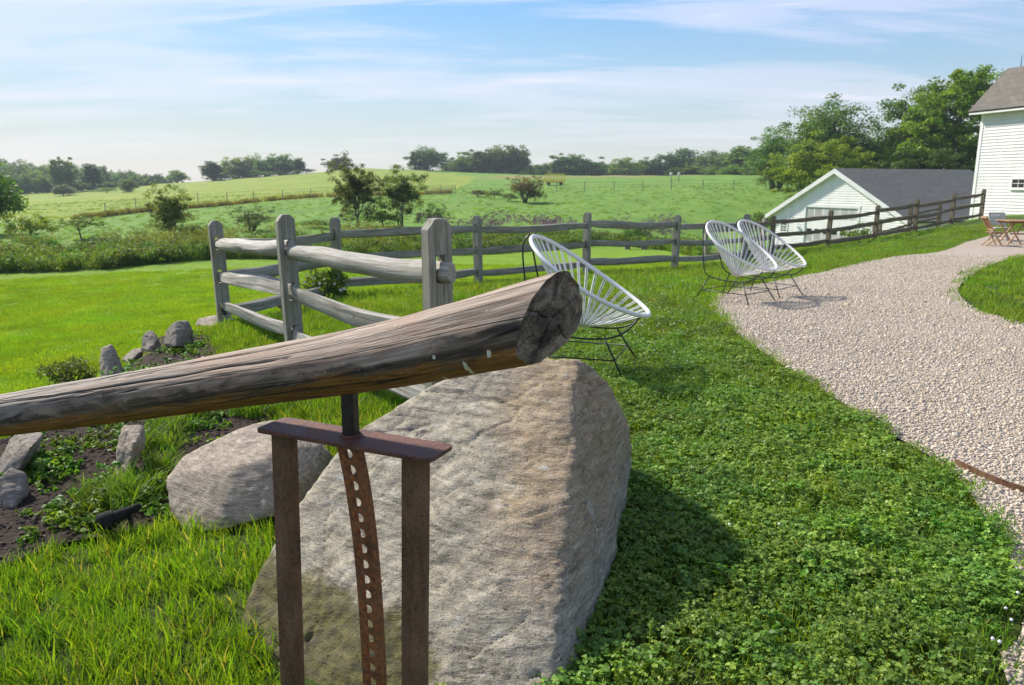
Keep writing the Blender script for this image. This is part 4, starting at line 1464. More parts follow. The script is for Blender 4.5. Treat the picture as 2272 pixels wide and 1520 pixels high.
def window(fr, root, x0, x1, z0, z1, nx, nz, frame_w=.09, y=-.03):
    mb = MB()
    fr.box(mb, x0 - frame_w, x1 + frame_w, y - .03, y + .04, z1, z1 + frame_w)
    fr.box(mb, x0 - frame_w, x1 + frame_w, y - .05, y + .04, z0 - frame_w, z0)
    fr.box(mb, x0 - frame_w, x0, y - .028, y + .04, z0, z1)
    fr.box(mb, x1, x1 + frame_w, y - .028, y + .04, z0, z1)
    w = mb.build('window', TRIM, root)
    m2 = MB()
    bw = .022
    for k in range(1, nx):
        xm = x0 + (x1 - x0) * k / nx
        fr.box(m2, xm - bw / 2, xm + bw / 2, y - .012, y + .012, z0, z1)
    for k in range(1, nz):
        zm = z0 + (z1 - z0) * k / nz
        fr.box(m2, x0, x1, y - .014, y + .014, zm - bw / 2, zm + bw / 2)
    m2.build('glazing_bar', TRIM, w)
    for i in range(nx):
        for k in range(nz):
            xa, xb = x0 + (x1 - x0) * i / nx + bw / 2, x0 + (x1 - x0) * (i + 1) / nx - bw / 2
            za, zb = z0 + (z1 - z0) * k / nz + bw / 2, z0 + (z1 - z0) * (k + 1) / nz - bw / 2
            m3 = MB()
            fr.box(m3, xa, xb, y + .002, y + .008, za, zb)
            m3.build('pane', GLASS, w)
    return w


# --- garage below the bank
gl = P(1713, 478, 55.0)
fr = Frame((gl.x, gl.y, 0), (.42, -.907))
GW, GL = 11.1, 12.6
zE, zR, zB = P(1713, 478, 55).z + .15, P(1862, 378, 51.6).z, P(1716, 540, 55).z
root = empty('garage', (gl.x, gl.y, zB))
fr.o = Vector((gl.x, gl.y, zB))
eH, rH = zE - zB, zR - zB
slope = (rH - eH) / (GW / 2)
DX0, DX1, DZ1 = GW * .285, GW * .67, P(1783, 458, 53).z - zB


def gar_rows(za, zb):
    out = []
    def lim(z):
        if z <= eH:
            return 0.0, GW
        k = min((z - eH) / slope, GW / 2 - .01)
        return k, GW - k
    a0, a1 = lim(za)
    b0, b1 = lim(zb)
    if za < DZ1 - .05:
        out.append((a0, DX0 - .13, b0, DX0 - .13))
        out.append((DX1 + .13, a1, DX1 + .13, b1))
    else:
        out.append((a0, a1, b0, b1))
    return out


core = MB()
core.prism([fr.w(0.01, .012, -1.0), fr.w(GW - .01, .012, -1.0), fr.w(GW - .01, .012, eH), fr.w(GW / 2, .012, rH - .02), fr.w(.01, .012, eH)], fr.uy * GL)
core.build('wall', PAINT_G, root)
mb = MB()
siding(fr, mb, gar_rows, 0, rH - .12, .15)
tag(mb.build('clapboard_siding', PAINT_G, root), kind='stuff')
for xa, xb in ((-.02, DX0 - .15), (DX1 + .15, GW + .02)):
    mb = MB()
    fr.box(mb, xa, xb, -.06, .3, -1.2, -.02)
    mb.build('foundation', FOUND, root)
mb = MB()
ov, oh = .30, .35
rA, rB = rH + .10, eH + .10 - slope * oh
roof_mesh('roof', [[fr.w(GW + oh, -ov, rB), fr.w(GW + oh, GL + ov, rB), fr.w(GW / 2, GL + ov, rA), fr.w(GW / 2, -ov, rA)],
                   [fr.w(-oh, GL + ov, rB), fr.w(-oh, -ov, rB), fr.w(GW / 2, -ov, rA), fr.w(GW / 2, GL + ov, rA)]], SHINGLE, root)
for sx, xe in ((-1, -oh), (1, GW + oh)):
    mb = MB()
    mb.prism([fr.w(xe, -ov - .035, rB - .30), fr.w(xe, -ov - .035, rB - .015), fr.w(GW / 2, -ov - .035, rA - .015), fr.w(GW / 2, -ov - .035, rA - .32)], fr.uy * .07)
    mb.build('rake_board', TRIM, root)
    mb = MB()
    mb.prism([fr.w(xe, -ov + .036, rB - .20), fr.w(GW / 2, -ov + .036, rA - .20), fr.w(GW / 2, -ov + .036, rA - .24), fr.w(xe, -ov + .036, rB - .24)], fr.uy * (ov - .03))
    mb.build('soffit', TRIM, root)
for x0 in (-.01, GW - .12):
    mb = MB()
    fr.box(mb, x0, x0 + .13, -.035, .05, 0, eH + .02)
    mb.build('corner_board', TRIM, root)
door = MB()
pz = (DZ1 + 1.2) / 5
for k in range(5):
    for j in range(6):
        xa = DX0 + (DX1 - DX0) * j / 6
        xb = DX0 + (DX1 - DX0) * (j + 1) / 6
        fr.box(door, xa + .03, xb - .03, .012 if k != 3 else .02, .06, -1.2 + pz * k + .03, -1.2 + pz * (k + 1) - .03)
    fr.box(door, DX0, DX1, .018 + .001 * k, .08, -1.2 + pz * k + .006, -1.2 + pz * (k + 1) - .006)
d_o = door.build('garage_door', DOORP, root)
cas = MB()
fr.box(cas, DX0 - .15, DX0, -.05, .08, -1.2, DZ1)
fr.box(cas, DX1, DX1 + .15, -.05, .08, -1.2, DZ1)
fr.box(cas, DX0 - .18, DX1 + .18, -.055, .08, DZ1, DZ1 + .18)
cas.build('door_casing', TRIM, root)
wz = P(1800, 509, 53).z - zB
for j in range(6):
    xa = DX0 + (DX1 - DX0) * j / 6
    xb = DX0 + (DX1 - DX0) * (j + 1) / 6
    pm = MB()
    fr.box(pm, xa + .14, xb - .14, -.004, .03, wz - .14, wz + .14)
    pm.build('window_pane', GLASS, d_o)
window(fr, root, .98, 1.52, P(1735, 512, 54.3).z - zB, P(1735, 488, 54.3).z - zB, 2, 4, .10, -.03)
lm = MB()
lx, lz = 2.05, P(1767, 484, 53.5).z - zB
lm.tube([fr.w(lx, -.02, lz + .02), fr.w(lx, -.18, lz + .14), fr.w(lx, -.34, lz + .12), fr.w(lx, -.38, lz + .02)], .018, 8)
lm.tube([fr.w(lx, -.38, lz + .03), fr.w(lx, -.38, lz - .02), fr.w(lx, -.38, lz - .12)], [.03, .06, .17], 14)
lm.build('barn_lamp', simple_mat('lamp_grey', (.32, .34, .36), .4, .1), root, smooth=True)
tag(root, 'long low white clapboard garage with slate grey roof below the bank', 'garage')

# --- white barn at the right edge
bl = P(2152, 486, 37.0)
fr = Frame((bl.x, bl.y, bl.z), (.24, -.97))
fr.o = bl.copy()
bz = hz_at(bl.x, bl.y)
root = empty('barn', bl)
BL_, BD, BH = 15.0, 2.9, P(2178, 252, 37).z - bl.z
core = MB()
core.prism([fr.w(.02, .012, -.9), fr.w(.02, .012, BH), fr.w(.02, BD / 2, BH + BD / 2 * 1.04), fr.w(.02, BD, BH), fr.w(.02, BD, -.9)], fr.ux * BL_)
core.build('wall', PAINT, root)
wx0, wz0, wz1 = 4.05, P(2245, 417, 34).z - bl.z, P(2245, 397, 34).z - bl.z
WX = None
# window distance along the wall from the direction of the photograph
for k in range(400):
    x = k * .02
    p = fr.w(x, 0, 0) + bl
    if CX + p.x / (p.y * math.cos(PITCH) - (wz0 + bl.z - CAM.z) * math.sin(PITCH)) * F_PX > 2246:
        wx0 = x
        break
WYP = (fr.w(wx0, 0, 0) + bl).y
wz0, wz1 = P(2250, 416, WYP).z - bl.z, P(2250, 398, WYP).z - bl.z
wx1 = wx0 + 1.25


def barn_rows(za, zb):
    if zb > wz0 - .1 and za < wz1 + .1:
        return [(0.05, wx0 - .14, 0.05, wx0 - .14), (wx1 + .14, BL_, wx1 + .14, BL_)]
    return [(0.05, BL_, 0.05, BL_)]


mb = MB()
siding(fr, mb, barn_rows, -.1, BH, .14)
tag(mb.build('clapboard_siding', PAINT, root), kind='stuff')
mb = MB()
fr.box(mb, wx0 - .14, wx1 + .14, -.02, .01, wz0 - .25, wz1 + .25)
mb.build('window_board', TRIM, root)
window(fr, root, wx0, wx1, wz0, wz1, 4, 2, .11, -.05)
mb = MB()
fr.box(mb, -.02, .14, -.045, .03, -.12, BH)
mb.build('corner_board', TRIM, root)
mb = MB()
fr.box(mb, -.35, BL_, -.40, -.02, BH - .03, BH + .03)
fr.box(mb, -.36, BL_, -.44, -.402, BH - .05, BH + .16)
mb.build('eave_board', TRIM, root)
roof_mesh('roof', [[fr.w(-.38, -.50, BH + .10), fr.w(BL_, -.50, BH + .10), fr.w(BL_, BD / 2, BH + .10 + (BD / 2 + .5) * 1.03), fr.w(-.38, BD / 2, BH + .10 + (BD / 2 + .5) * 1.03)],
                   [fr.w(BL_, BD + .5, BH + .10), fr.w(-.38, BD + .5, BH + .10), fr.w(-.38, BD / 2, BH + .10 + (BD / 2 + .5) * 1.03), fr.w(BL_, BD / 2, BH + .10 + (BD / 2 + .5) * 1.03)]], SHINGLE_B, root)
mb = MB()
tp = fr.w(.35, BD / 2, BH + .10 + (BD / 2 + .5) * 1.03)
mb.tube([tp, tp + Vector((0, 0, .35)), tp + Vector((0, 0, .55))], [.018, .014, .004], 6)
mb.build('lightning_rod', BLACK_ROD, root)
tag(root, 'tall white clapboard barn with grey brown roof at right edge', 'barn')

# ------------------------------------------------------------------ wooden table and folding chairs
TEAK = wood_mat('teak', [(0.24, 0.135, 0.07), (0.38, 0.235, 0.13), (0.47, 0.315, 0.19), (0.30, 0.18, 0.10)], crack=.1)
TEAK_D = wood_mat('teak_brown', [(0.15, 0.07, 0.032), (0.25, 0.125, 0.06), (0.31, 0.17, 0.085), (0.19, 0.095, 0.045)], crack=.1)
PALE_T = wood_mat('silvered_teak', [(0.40, 0.37, 0.31), (0.52, 0.49, 0.42), (0.60, 0.57, 0.50), (0.44, 0.41, 0.35)], crack=.1)


def wbuild(mb, name, mat, root):
    o = mb.build(name, mat, root)
    co = np.array(mb.v, np.float32)
    fattr(o.data, 'lc', co, 'FLOAT_VECTOR')
    return o


tx, ty = 15.45, 22.9
tz = hz_at(tx, ty)
root = empty('garden_table', (tx, ty, tz), R(-8))
for k in range(9):
    mb = MB()
    mb.box((0, -.40 + .1 * k, .735), (1.5, .088, .022))
    wbuild(mb, 'slat', TEAK, root)
mb = MB()
for s in (-1, 1):
    mb.box((0, s * .36, .695), (1.36, .03, .055))
    mb.box((s * .665, 0, .695), (.03, .69, .055))
wbuild(mb, 'apron', TEAK_D, root)
for sx in (-.45, .45):
    for s in (-1, 1):
        mb = MB()
        mb.bar((sx + .016 * s - .22 * s, s * .30, .0), (sx + .016 * s + .22 * s, s * .30, .70), .028, .055, (0, 1, 0))
        wbuild(mb, 'leg', TEAK, root)
        mb = MB()
        mb.bar((sx - .016 * s + .22 * s, s * .27, .0), (sx - .016 * s - .22 * s, s * .27, .70), .028, .055, (0, 1, 0))
        wbuild(mb, 'leg', TEAK, root)
mb = MB()
mb.box((0, 0, .34), (.95, .03, .04))
wbuild(mb, 'stretcher', TEAK_D, root)
tag(root, 'slatted wooden garden table with crossed legs on the gravel', 'table')


def folding_chair(label, x, y, rz, mat, back_mat, group='folding garden chairs'):
    root = empty('folding_chair', (x, y, hz_at(x, y)), rz)
    for s in (-1, 1):                                 # faces +x
        for nm, a_, b_ in (('back_leg', (-.30, s * .215, .88), (.22, s * .215, 0)), ('front_leg', (.20, s * .19, .44), (-.26, s * .19, 0))):
            mb = MB()
            mb.bar(a_, b_, .024, .05, (0, 1, 0))
            wbuild(mb, 'leg', mat, root)
    for k in range(6):
        mb = MB()
        mb.box((-.10 + .062 * k, 0, .445), (.052, .39, .018))
        wbuild(mb, 'seat_slat', mat, root)
    for s in (-1, 1):
        mb = MB()
        mb.bar((-.14, s * .17, .425), (.24, s * .17, .425), .024, .03)
        wbuild(mb, 'seat_frame', mat, root)
    for k in range(6):
        y_ = -.175 + .07 * k
        mb = MB()
        mb.bar((-.285, y_, .85), (-.085, y_, .52), .055, .014, (1, 0, .6))
        wbuild(mb, 'back_slat', back_mat, root)
    mb = MB()
    mb.bar((-.30, -.225, .875), (-.30, .225, .875), .03, .055)
    mb.bar((-.095, -.205, .53), (-.095, .205, .53), .022, .04)
    mb.bar((.12, -.205, .17), (.12, .205, .17), .02, .03)
    mb.bar((-.12, -.18, .15), (-.12, .18, .15), .02, .03)
    wbuild(mb, 'cross_rail', mat, root)
    return tag(root, label, 'chair', group)


folding_chair('brown wooden folding chair drawn up at the table end, nearest the fence', 14.25, 22.6, R(-12), TEAK, TEAK_D)
folding_chair('pale silvered wooden folding chair behind the garden table', 15.35, 24.1, R(-100), PALE_T, PALE_T)
folding_chair('wooden folding chair in front of the garden table at the right edge', 16.1, 21.9, R(95), TEAK, TEAK)

# ------------------------------------------------------------------ yellow hay wagon on the hill
g = G(1231, 411)
YEL = simple_mat('yellow_paint', (0.80, 0.56, 0.03), .5, .15, 3, .05)
WGREY = simple_mat('wagon_underframe', (.05, .045, .04), .7, .2, 4)
sc_ = g.y / F_PX
root = empty('hay_wagon', g, R(-6))
Lw, Hw, z0 = 42 * sc_, 22 * sc_, .55
mb = MB()
mb.box((0, 0, z0), (Lw, 2.2, .12))
mb.build('bed', WGREY, root)
mb = MB()
for s in (-1, 1):
    mb.box((0, s * 1.08, z0 + .30), (Lw, .05, .30))
mb.build('side_board', YEL, root)
for k in range(8):
    for s in (-1, 1):
        mb = MB()
        mb.box((-Lw / 2 + .04 + (Lw - .08) * k / 7, s * 1.10, z0 + Hw / 2 - .2), (.09, .09, Hw - .3))
        mb.build('stake', YEL, root)
mb = MB()
for s in (-1, 1):
    mb.box((0, s * 1.10, z0 + Hw - .37), (Lw, .09, .13))
    for z in (.55, 1.0, Hw - .36):
        mb.box((s * Lw / 2, 0, z0 + z), (.06, 2.2, .12))
mb.build('top_rail', YEL, root)
for sx in (-.32, .32):
    for s in (-1, 1):
        mb = MB()
        mb.tube([(sx * Lw, s * .85 - .09, .33), (sx * Lw, s * .85 + .09, .33)], .33, 18)
        mb.build('wheel', WGREY, root)
tag(root, 'yellow railed hay wagon parked far up the pasture', 'wagon')

# wire fences across the pasture: thin posts and wire
FPOST = simple_mat('fence_post_grey', (.20, .18, .15), .9, .2, 5)
WIRE = simple_mat('wire', (.12, .11, .10), .6, .1, 5)


def wire_fence(name, label, pxs, mat, hgt):
    gs = [G(*p) for p in pxs]
    root = empty(name, gs[0])
    for g in gs:
        mb = MB()
        b = g - gs[0]
        mb.tube([b - Vector((0, 0, .2)), b + Vector((random.uniform(-.05, .05), 0, hgt * random.uniform(.9, 1.1)))], max(.05, g.y * .0005), 6)
        mb.build('post', mat, root)
    for z in (.35, .65, .95):
        mb = MB()
        mb.tube([g - gs[0] + Vector((0, 0, hgt * z)) for g in gs], .012, 4)
        mb.build('wire', WIRE, root)
    return tag(root, label, 'fence', 'thin wire fences across the pasture')


wire_fence('wire_fence', 'thin wire fence along the dark strip on the left hillside', [(235, 472 + 8), (303, 470), (372, 463), (440, 456), (505, 451), (564, 447), (628, 444), (690, 440), (752, 437)], FPOST, 1.5)
wire_fence('wire_fence', 'thin pale wire fence crossing the pasture below the hay wagon', [(1235, 425), (1297, 424), (1362, 423), (1426, 423), (1489, 422), (1559, 421), (1628, 420), (1698, 418), (1745, 416)], FPOST, 1.5)
# pasture gate
gs = [G(945, 432), G(1010, 430)]
root = empty('pasture_gate', gs[0])
d = gs[1] - gs[0]
for k in range(5):
    mb = MB()
    mb.tube([Vector((0, 0, .25 + .26 * k)), d + Vector((0, 0, .25 + .26 * k))], .03, 6)
    mb.build('bar', FPOST, root)
for t in (0, .5, 1):
    mb = MB()
    mb.tube([d * t, d * t + Vector((0, 0, 1.45))], .05, 6)
    mb.build('post', FPOST, root)
tag(root, 'low grey tubular gate in the hedge line left of the vase shrub', 'gate')
# white box on posts by the far trees
g = G(1497, 402)
root = empty('nest_box', g)
for s in (-.8, .8):
    mb = MB()
    mb.box((s, 0, .6), (.14, .14, 1.4))
    mb.build('post', FPOST, root)
    mb = MB()
    mb.box((s, 0, 1.45), (.45, .4, .4))
    mb.prism([(s - .28, -.22, 1.65), (s + .28, -.22, 1.65), (s, -.22, 1.85)], (0, .45, 0))
    mb.build('box', TRIM, root)
tag(root, 'pair of small white nest boxes on posts before the far trees', 'nest box')
# low stone seat on the far lawn
g = G(1410, 553)
root = empty('stone_bench', g)
mb = MB()
mb.box((0, 0, .30), (1.3, .45, .12))
mb.build('seat', M_GREY, root, bevel=.02)
for s in (-.4, .4):
    mb = MB()
    mb.box((s, 0, .11), (.25, .38, .26))
    mb.build('leg', M_GREY, root, bevel=.02)
tag(root, 'low flat stone bench at the lawn edge behind the fence', 'bench')

# ------------------------------------------------------------------ foliage builders
def unit(v):
    return v / (np.linalg.norm(v, axis=-1, keepdims=True) + 1e-9)


def leaves(cent, radii, per, leaf, rs, aspect=.55, flat=.35, squash=.8):
    """leaf-sized four-cornered faces spread through clumps; returns V, Q, tint"""
    cent = np.asarray(cent, float)
    n = len(cent)
    C = np.repeat(cent, per, 0)
    Rr_ = np.repeat(np.asarray(radii, float), per)
    d = unit(rs.normal(size=(n * per, 3)))
    u = rs.uniform(0, 1, n * per) ** (1 / 2.0)
    off = d * (u * Rr_)[:, None]
    off[:, 2] *= squash
    p = C + off
    nrm = unit(d * .7 + rs.normal(size=d.shape) * .7 + np.array([0, 0, flat]))
    a = unit(np.cross(nrm, rs.normal(size=d.shape)))
    b = np.cross(nrm, a)
    L = leaf * rs.uniform(.6, 1.25, n * per)
    a = a * (L * .5)[:, None]
    b = b * (L * .5 * aspect)[:, None]
    bend = nrm * (L * .12)[:, None]
    V = np.stack([p - a - bend, p + b, p + a - bend, p - b], 1).reshape(-1, 3)
    Q = np.arange(n * per * 4).reshape(-1, 4)
    ct = rs.uniform(0, 1, n)
    tint = np.clip(np.repeat(ct, per) * .55 + rs.uniform(0, 1, n * per) * .45, 0, 1)
    return V, Q, np.repeat(tint, 4)


def crown_centres(n, rs, rx, ry, rz, hc, inner=.35, lump=.28, cut=-.85, kind='round'):
    out = []
    ph = rs.uniform(0, 6.28, 8)
    while len(out) < n:
        d = unit(rs.normal(size=3))
        if d[2] < cut:
            continue
        f = 1 + lump * (math.sin(3 * math.atan2(d[1], d[0]) + ph[0]) * math.cos(2.5 * d[2] + ph[1]) + .7 * math.sin(5 * math.atan2(d[1], d[0]) + ph[2] + 4 * d[2]))
        f = min(f, 1.14)
        u = rs.uniform(inner, 1)
        p = d * u * f
        if kind == 'vase':
            k = (p[2] + 1) / 2
            p[0] *= .25 + .9 * k
            p[1] *= .25 + .9 * k
        if kind == 'cone':
            k = (p[2] + 1) / 2
            p[0] *= 1.25 - .95 * k
            p[1] *= 1.25 - .95 * k
        out.append((p[0] * rx, p[1] * ry, hc + p[2] * rz))
    return np.array(out)


BARK = simple_mat('bark', (0.085, 0.068, 0.052), .9, .35, 14, .5)
BARK_G = simple_mat('grey_bark', (0.17, 0.155, 0.135), .9, .3, 14, .5)


def limbs(cent, height, r0, rs, stems=1, spread=.0, fork=.35, nl=14):
    mb = MB()
    tops = []
    for s in range(stems):
        a = 2 * math.pi * s / max(stems, 1) + rs.uniform(0, 1)
        lean = spread * rs.uniform(.6, 1.3)
        pts = []
        for k in range(7):
            t = k / 6
            h = height * .86 * t
            x = lean * height * t * math.cos(a) + .02 * height * math.sin(3 * t + a) * (1 if k else 0)
            y = lean * height * t * math.sin(a) + .02 * height * math.cos(4 * t + a) * (1 if k else 0)
            pts.append((x + .02 * height * math.cos(a) * (stems > 1), y + .02 * height * math.sin(a) * (stems > 1), h - .03 * height * (k == 0)))
        mb.tube(pts, [r0 * (1 - .88 * (k / 6)) * (1.35 if k == 0 else 1) for k in range(7)], 7)
        tops.append(pts)
    sel = cent[rs.choice(len(cent), min(nl * stems, len(cent)), replace=False)]
    for i, c in enumerate(sel):
        pts = tops[i % len(tops)]
        z = c[2]
        k = int(np.clip((z / height - .22) / .86 * 6, 1, 5))
        a = Vector(pts[k])
        b = Vector(c)
        m_ = a.lerp(b, .5) + Vector((0, 0, -.04 * height * rs.uniform(-.5, 1)))
        r = r0 * .42 * (1 - .12 * k)
        mb.tube([a, m_, b], [r, r * .6, r * .2], 5)
    return mb


PROTO = {}


def proto(key, height, width, n, per, cr, leaf, seed, inner=.35, lump=.28, kind='round', bole=.22, stems=1, spread=0, cut=-.85, squash=.8, r0=None, aspect=.55):
    rs = np.random.default_rng(seed)
    rz = height * (1 - bole) / 2
    cent = crown_centres(n, rs, width / 2, width / 2, rz, height * bole + rz, inner, lump, cut, kind)
    rad_ = cr * rs.uniform(.6, 1.25, n)
    V, Q, tint = leaves(cent, rad_, per, leaf, rs, aspect, squash=squash)
    me = mesh_np(key + '_crown', V, Q, None, False)
    fattr(me, 'tint', tint)
    mb = limbs(cent, height, r0 or height * .028, rs, stems, spread)
    tm = bpy.data.meshes.new(key + '_trunk')
    tm.from_pydata(mb.v, [], mb.q + mb.n)
    tm.update()
    tm.polygons.foreach_set('use_smooth', np.ones(len(tm.polygons), bool))
    PROTO[key] = (me, tm, np.percentile(V[:, 2], 99.6), np.percentile(V[:, 0], 99) - np.percentile(V[:, 0], 1))


M_OAK = leaf_mat('foliage_oak', [(0, (0.042, 0.095, 0.026)), (.5, (0.074, 0.150, 0.036)), (1, (0.125, 0.215, 0.048))], .40)
M_DARK = leaf_mat('foliage_dark', [(0, (0.030, 0.074, 0.026)), (.5, (0.052, 0.116, 0.036)), (1, (0.090, 0.165, 0.046))], .38)
M_MAPLE = leaf_mat('foliage_maple', [(0, (0.045, 0.105, 0.014)), (.5, (0.080, 0.165, 0.020)), (1, (0.135, 0.235, 0.030))], .42)
M_OLIVE = leaf_mat('foliage_olive', [(0, (0.060, 0.082, 0.024)), (.5, (0.100, 0.135, 0.038)), (1, (0.170, 0.200, 0.062))], .45, gain=(1.05, 1.25, 1.15))
M_BRIGHT = leaf_mat('foliage_bright', [(0, (0.040, 0.090, 0.014)), (.5, (0.075, 0.150, 0.022)), (1, (0.120, 0.205, 0.032))], .35)
M_BROWN = leaf_mat('foliage_brownish', [(0, (0.055, 0.050, 0.024)), (.5, (0.092, 0.088, 0.036)), (1, (0.150, 0.150, 0.050))], .25)

proto('oak_a', 10, 9, 150, 56, 1.35, .55, 11, inner=.2, lump=.22, bole=.02, cut=-1.1, squash=.85)
proto('oak_b', 10, 8, 150, 56, 1.2, .55, 12, inner=.2, lump=.34, bole=.02, cut=-1.1)
proto('oak_c', 10, 9.5, 160, 56, 1.35, .55, 13, inner=.2, lump=.16, bole=.0, cut=-1.1)
proto('elm_a', 10, 6.5, 120, 52, 1.05, .52, 14, inner=.15, lump=.36, bole=.03, stems=2, spread=.12, cut=-1.1)
proto('elm_b', 10, 5, 110, 52, .95, .52, 15, inner=.15, lump=.40, bole=.02, cut=-1.1)
proto('ivy_snag', 10, 3.4, 90, 52, .85, .5, 16, inner=.1, lump=.5, bole=.0, kind='cone', cut=-1.1)
proto('bush_a', 3, 4.2, 60, 40, .55, .22, 17, cut=-.4, bole=.02, lump=.25)
proto('bush_b', 3, 4.0, 55, 40, .5, .22, 18, cut=-.5, bole=.05, lump=.4)
proto('young_a', 4.4, 3.0, 230, 60, .27, .105, 19, inner=.1, lump=.35, bole=.05, stems=5, spread=.10, kind='round', r0=.034)
proto('young_b', 4.0, 2.6, 190, 58, .25, .105, 20, inner=.1, lump=.45, bole=.04, stems=3, spread=.08, r0=.030)
proto('young_c', 3.6, 2.0, 200, 60, .25, .105, 21, inner=.1, lump=.40, bole=.03, stems=2, spread=.05, r0=.030)
proto('umbrella', 2.2, 2.4, 110, 26, .17, .11, 22, inner=.3, lump=.25, bole=.36, cut=-.25, squash=.5, r0=.05)
proto('vase', 4.0, 4.6, 190, 22, .30, .16, 23, inner=.3, lump=.2, bole=.08, stems=9, spread=.33, kind='vase', cut=-.3, r0=.05)
proto('willow', 2.2, 2.6, 120, 26, .17, .12, 24, inner=.2, lump=.4, bole=.03, stems=8, spread=.28, r0=.022, aspect=.25)
proto('maple', 12, 9.5, 320, 100, .75, .28, 25, inner=.5, lump=.22, bole=.05, squash=.6)
proto('maple_b', 9, 9.5, 240, 100, .72, .27, 26, inner=.45, lump=.28, bole=.03, squash=.62, cut=-.6)
proto('locust', 12, 7.5, 340, 85, .98, .26, 27, inner=.15, lump=.38, bole=.06, cut=-1.1, stems=3, spread=.10, squash=.7)
proto('locust_b', 11, 6.0, 270, 80, .92, .25, 28, inner=.15, lump=.42, bole=.05, cut=-1.1, stems=2, spread=.10)


def tree(name, label, cat, key, mat, px, py_top, width_px, Y, group=None, sink=0.0, rot=None, bark=None, x=None):
    me, tm, ph, pw = PROTO[key]
    x = P(px, HOR, Y).x if x is None else x
    z = hz_at(x, Y)
    top = P(px, py_top, Y).z
    h = max(top - z, .4)
    z -= sink * h
    h *= 1 + sink
    w = width_px * Y / F_PX
    root = empty(name, (x, Y, z - .05), random.uniform(0, 6.28) if rot is None else rot)
    root.scale = (w / pw, w / pw, h / ph)
    for nm, mesh, mt in (('crown', me, mat), ('trunk', tm, bark or BARK)):
        if len(mesh.materials) == 0:
            mesh.materials.append(mt)
        o = obj(nm, mesh, root)
        o.material_slots[0].link = 'OBJECT'
        o.material_slots[0].material = mt
    return tag(root, label, cat, group)


# --- beside the lawn and in the meadow
g1 = 'young trees in the meadow beyond the lawn'
tree('tree', 'dark broad tree cut off by the left edge of the picture', 'tree', 'oak_b', M_OAK, -52, 352, 130, 47)
tree('tree', 'tall airy many stemmed young tree behind the fence, left of a pair', 'tree', 'young_a', M_OLIVE, 790, 348, 118, 46, g1, bark=BARK_G)
tree('tree', 'looser airy young tree behind the fence, right of a pair', 'tree', 'young_b', M_OLIVE, 885, 366, 108, 47.5, g1, bark=BARK_G)
tree('tree', 'slender forked green tree at the lawn edge left of the fence corner', 'tree', 'young_c', M_OLIVE, 372, 408, 84, 36, g1)
tree('tree', 'small umbrella shaped tree in the meadow at left', 'tree', 'umbrella', M_OLIVE, 165, 476, 92, 37, g1)
g2 = 'shrubs in the meadow'
tree('shrub', 'loose green shrub just right of the dark edge tree', 'shrub', 'bush_b', M_MAPLE, 52, 470, 100, 42, g2)
tree('shrub', 'rounded yellow green shrub nearest the left lawn edge', 'shrub', 'bush_a', M_MAPLE, 62, 518, 84, 33, g2)
tree('shrub', 'dark low shrub beneath the umbrella tree', 'shrub', 'bush_b', M_DARK, 205, 531, 92, 36, g2)
tree('shrub', 'dark low shrub between umbrella tree and slender tree', 'shrub', 'bush_a', M_DARK, 272, 530, 74, 35, g2)
tree('shrub', 'dark blue green shrub at the foot of the slender tree', 'shrub', 'bush_b', M_DARK, 432, 497, 70, 36.5, g2)
tree('shrub', 'spiky willow like shrub seen between the two near fence posts', 'shrub', 'willow', M_DARK, 552, 455, 108, 43, g2)
tree('shrub', 'low dark shrub under the airy young trees', 'shrub', 'bush_b', M_DARK, 845, 462, 100, 47, g2)
tree('shrub', 'small grey green shrub right of the airy young trees', 'shrub', 'willow', M_DARK, 962, 450, 62, 45, g2)
tree('shrub', 'low dark shrub left of the airy tree trunks', 'shrub', 'bush_a', M_OAK, 700, 486, 74, 45, g2)
tree('shrub', 'dark green shrub against the left end of the garage', 'shrub', 'bush_a', M_DARK, 1694, 470, 78, 57, g2)
tree('shrub', 'green shrub beyond the fence between two right hand posts', 'shrub', 'bush_b', M_OAK, 1420, 494, 80, 40, g2)
tree('shrub', 'tall weedy bush before the garage door', 'shrub', 'bush_b', M_OLIVE, 1922, 492, 78, 40, g2)
tree('shrub', 'brownish vase shaped shrub alone on the pasture', 'shrub', 'vase', M_BROWN, 1165, 390, 84, 98)
tree('shrub', 'small low bush hugging the right of the vase shaped shrub', 'shrub', 'bush_b', M_OLIVE, 1186, 415, 44, 99, 'low hedge bushes on the pasture')
tree('shrub', 'low dark hedge bush left of the vase shaped shrub', 'shrub', 'bush_a', M_OLIVE, 1128, 428, 40, 100, 'low hedge bushes on the pasture')
tree('shrub', 'low hedge bush right of the pasture gate', 'shrub', 'bush_b', M_OLIVE, 1098, 418, 36, 106, 'low hedge bushes on the pasture')
tree('shrub', 'small hedge bush between gate and vase shaped shrub', 'shrub', 'bush_a', M_BROWN, 1060, 421, 46, 112, 'low hedge bushes on the pasture')

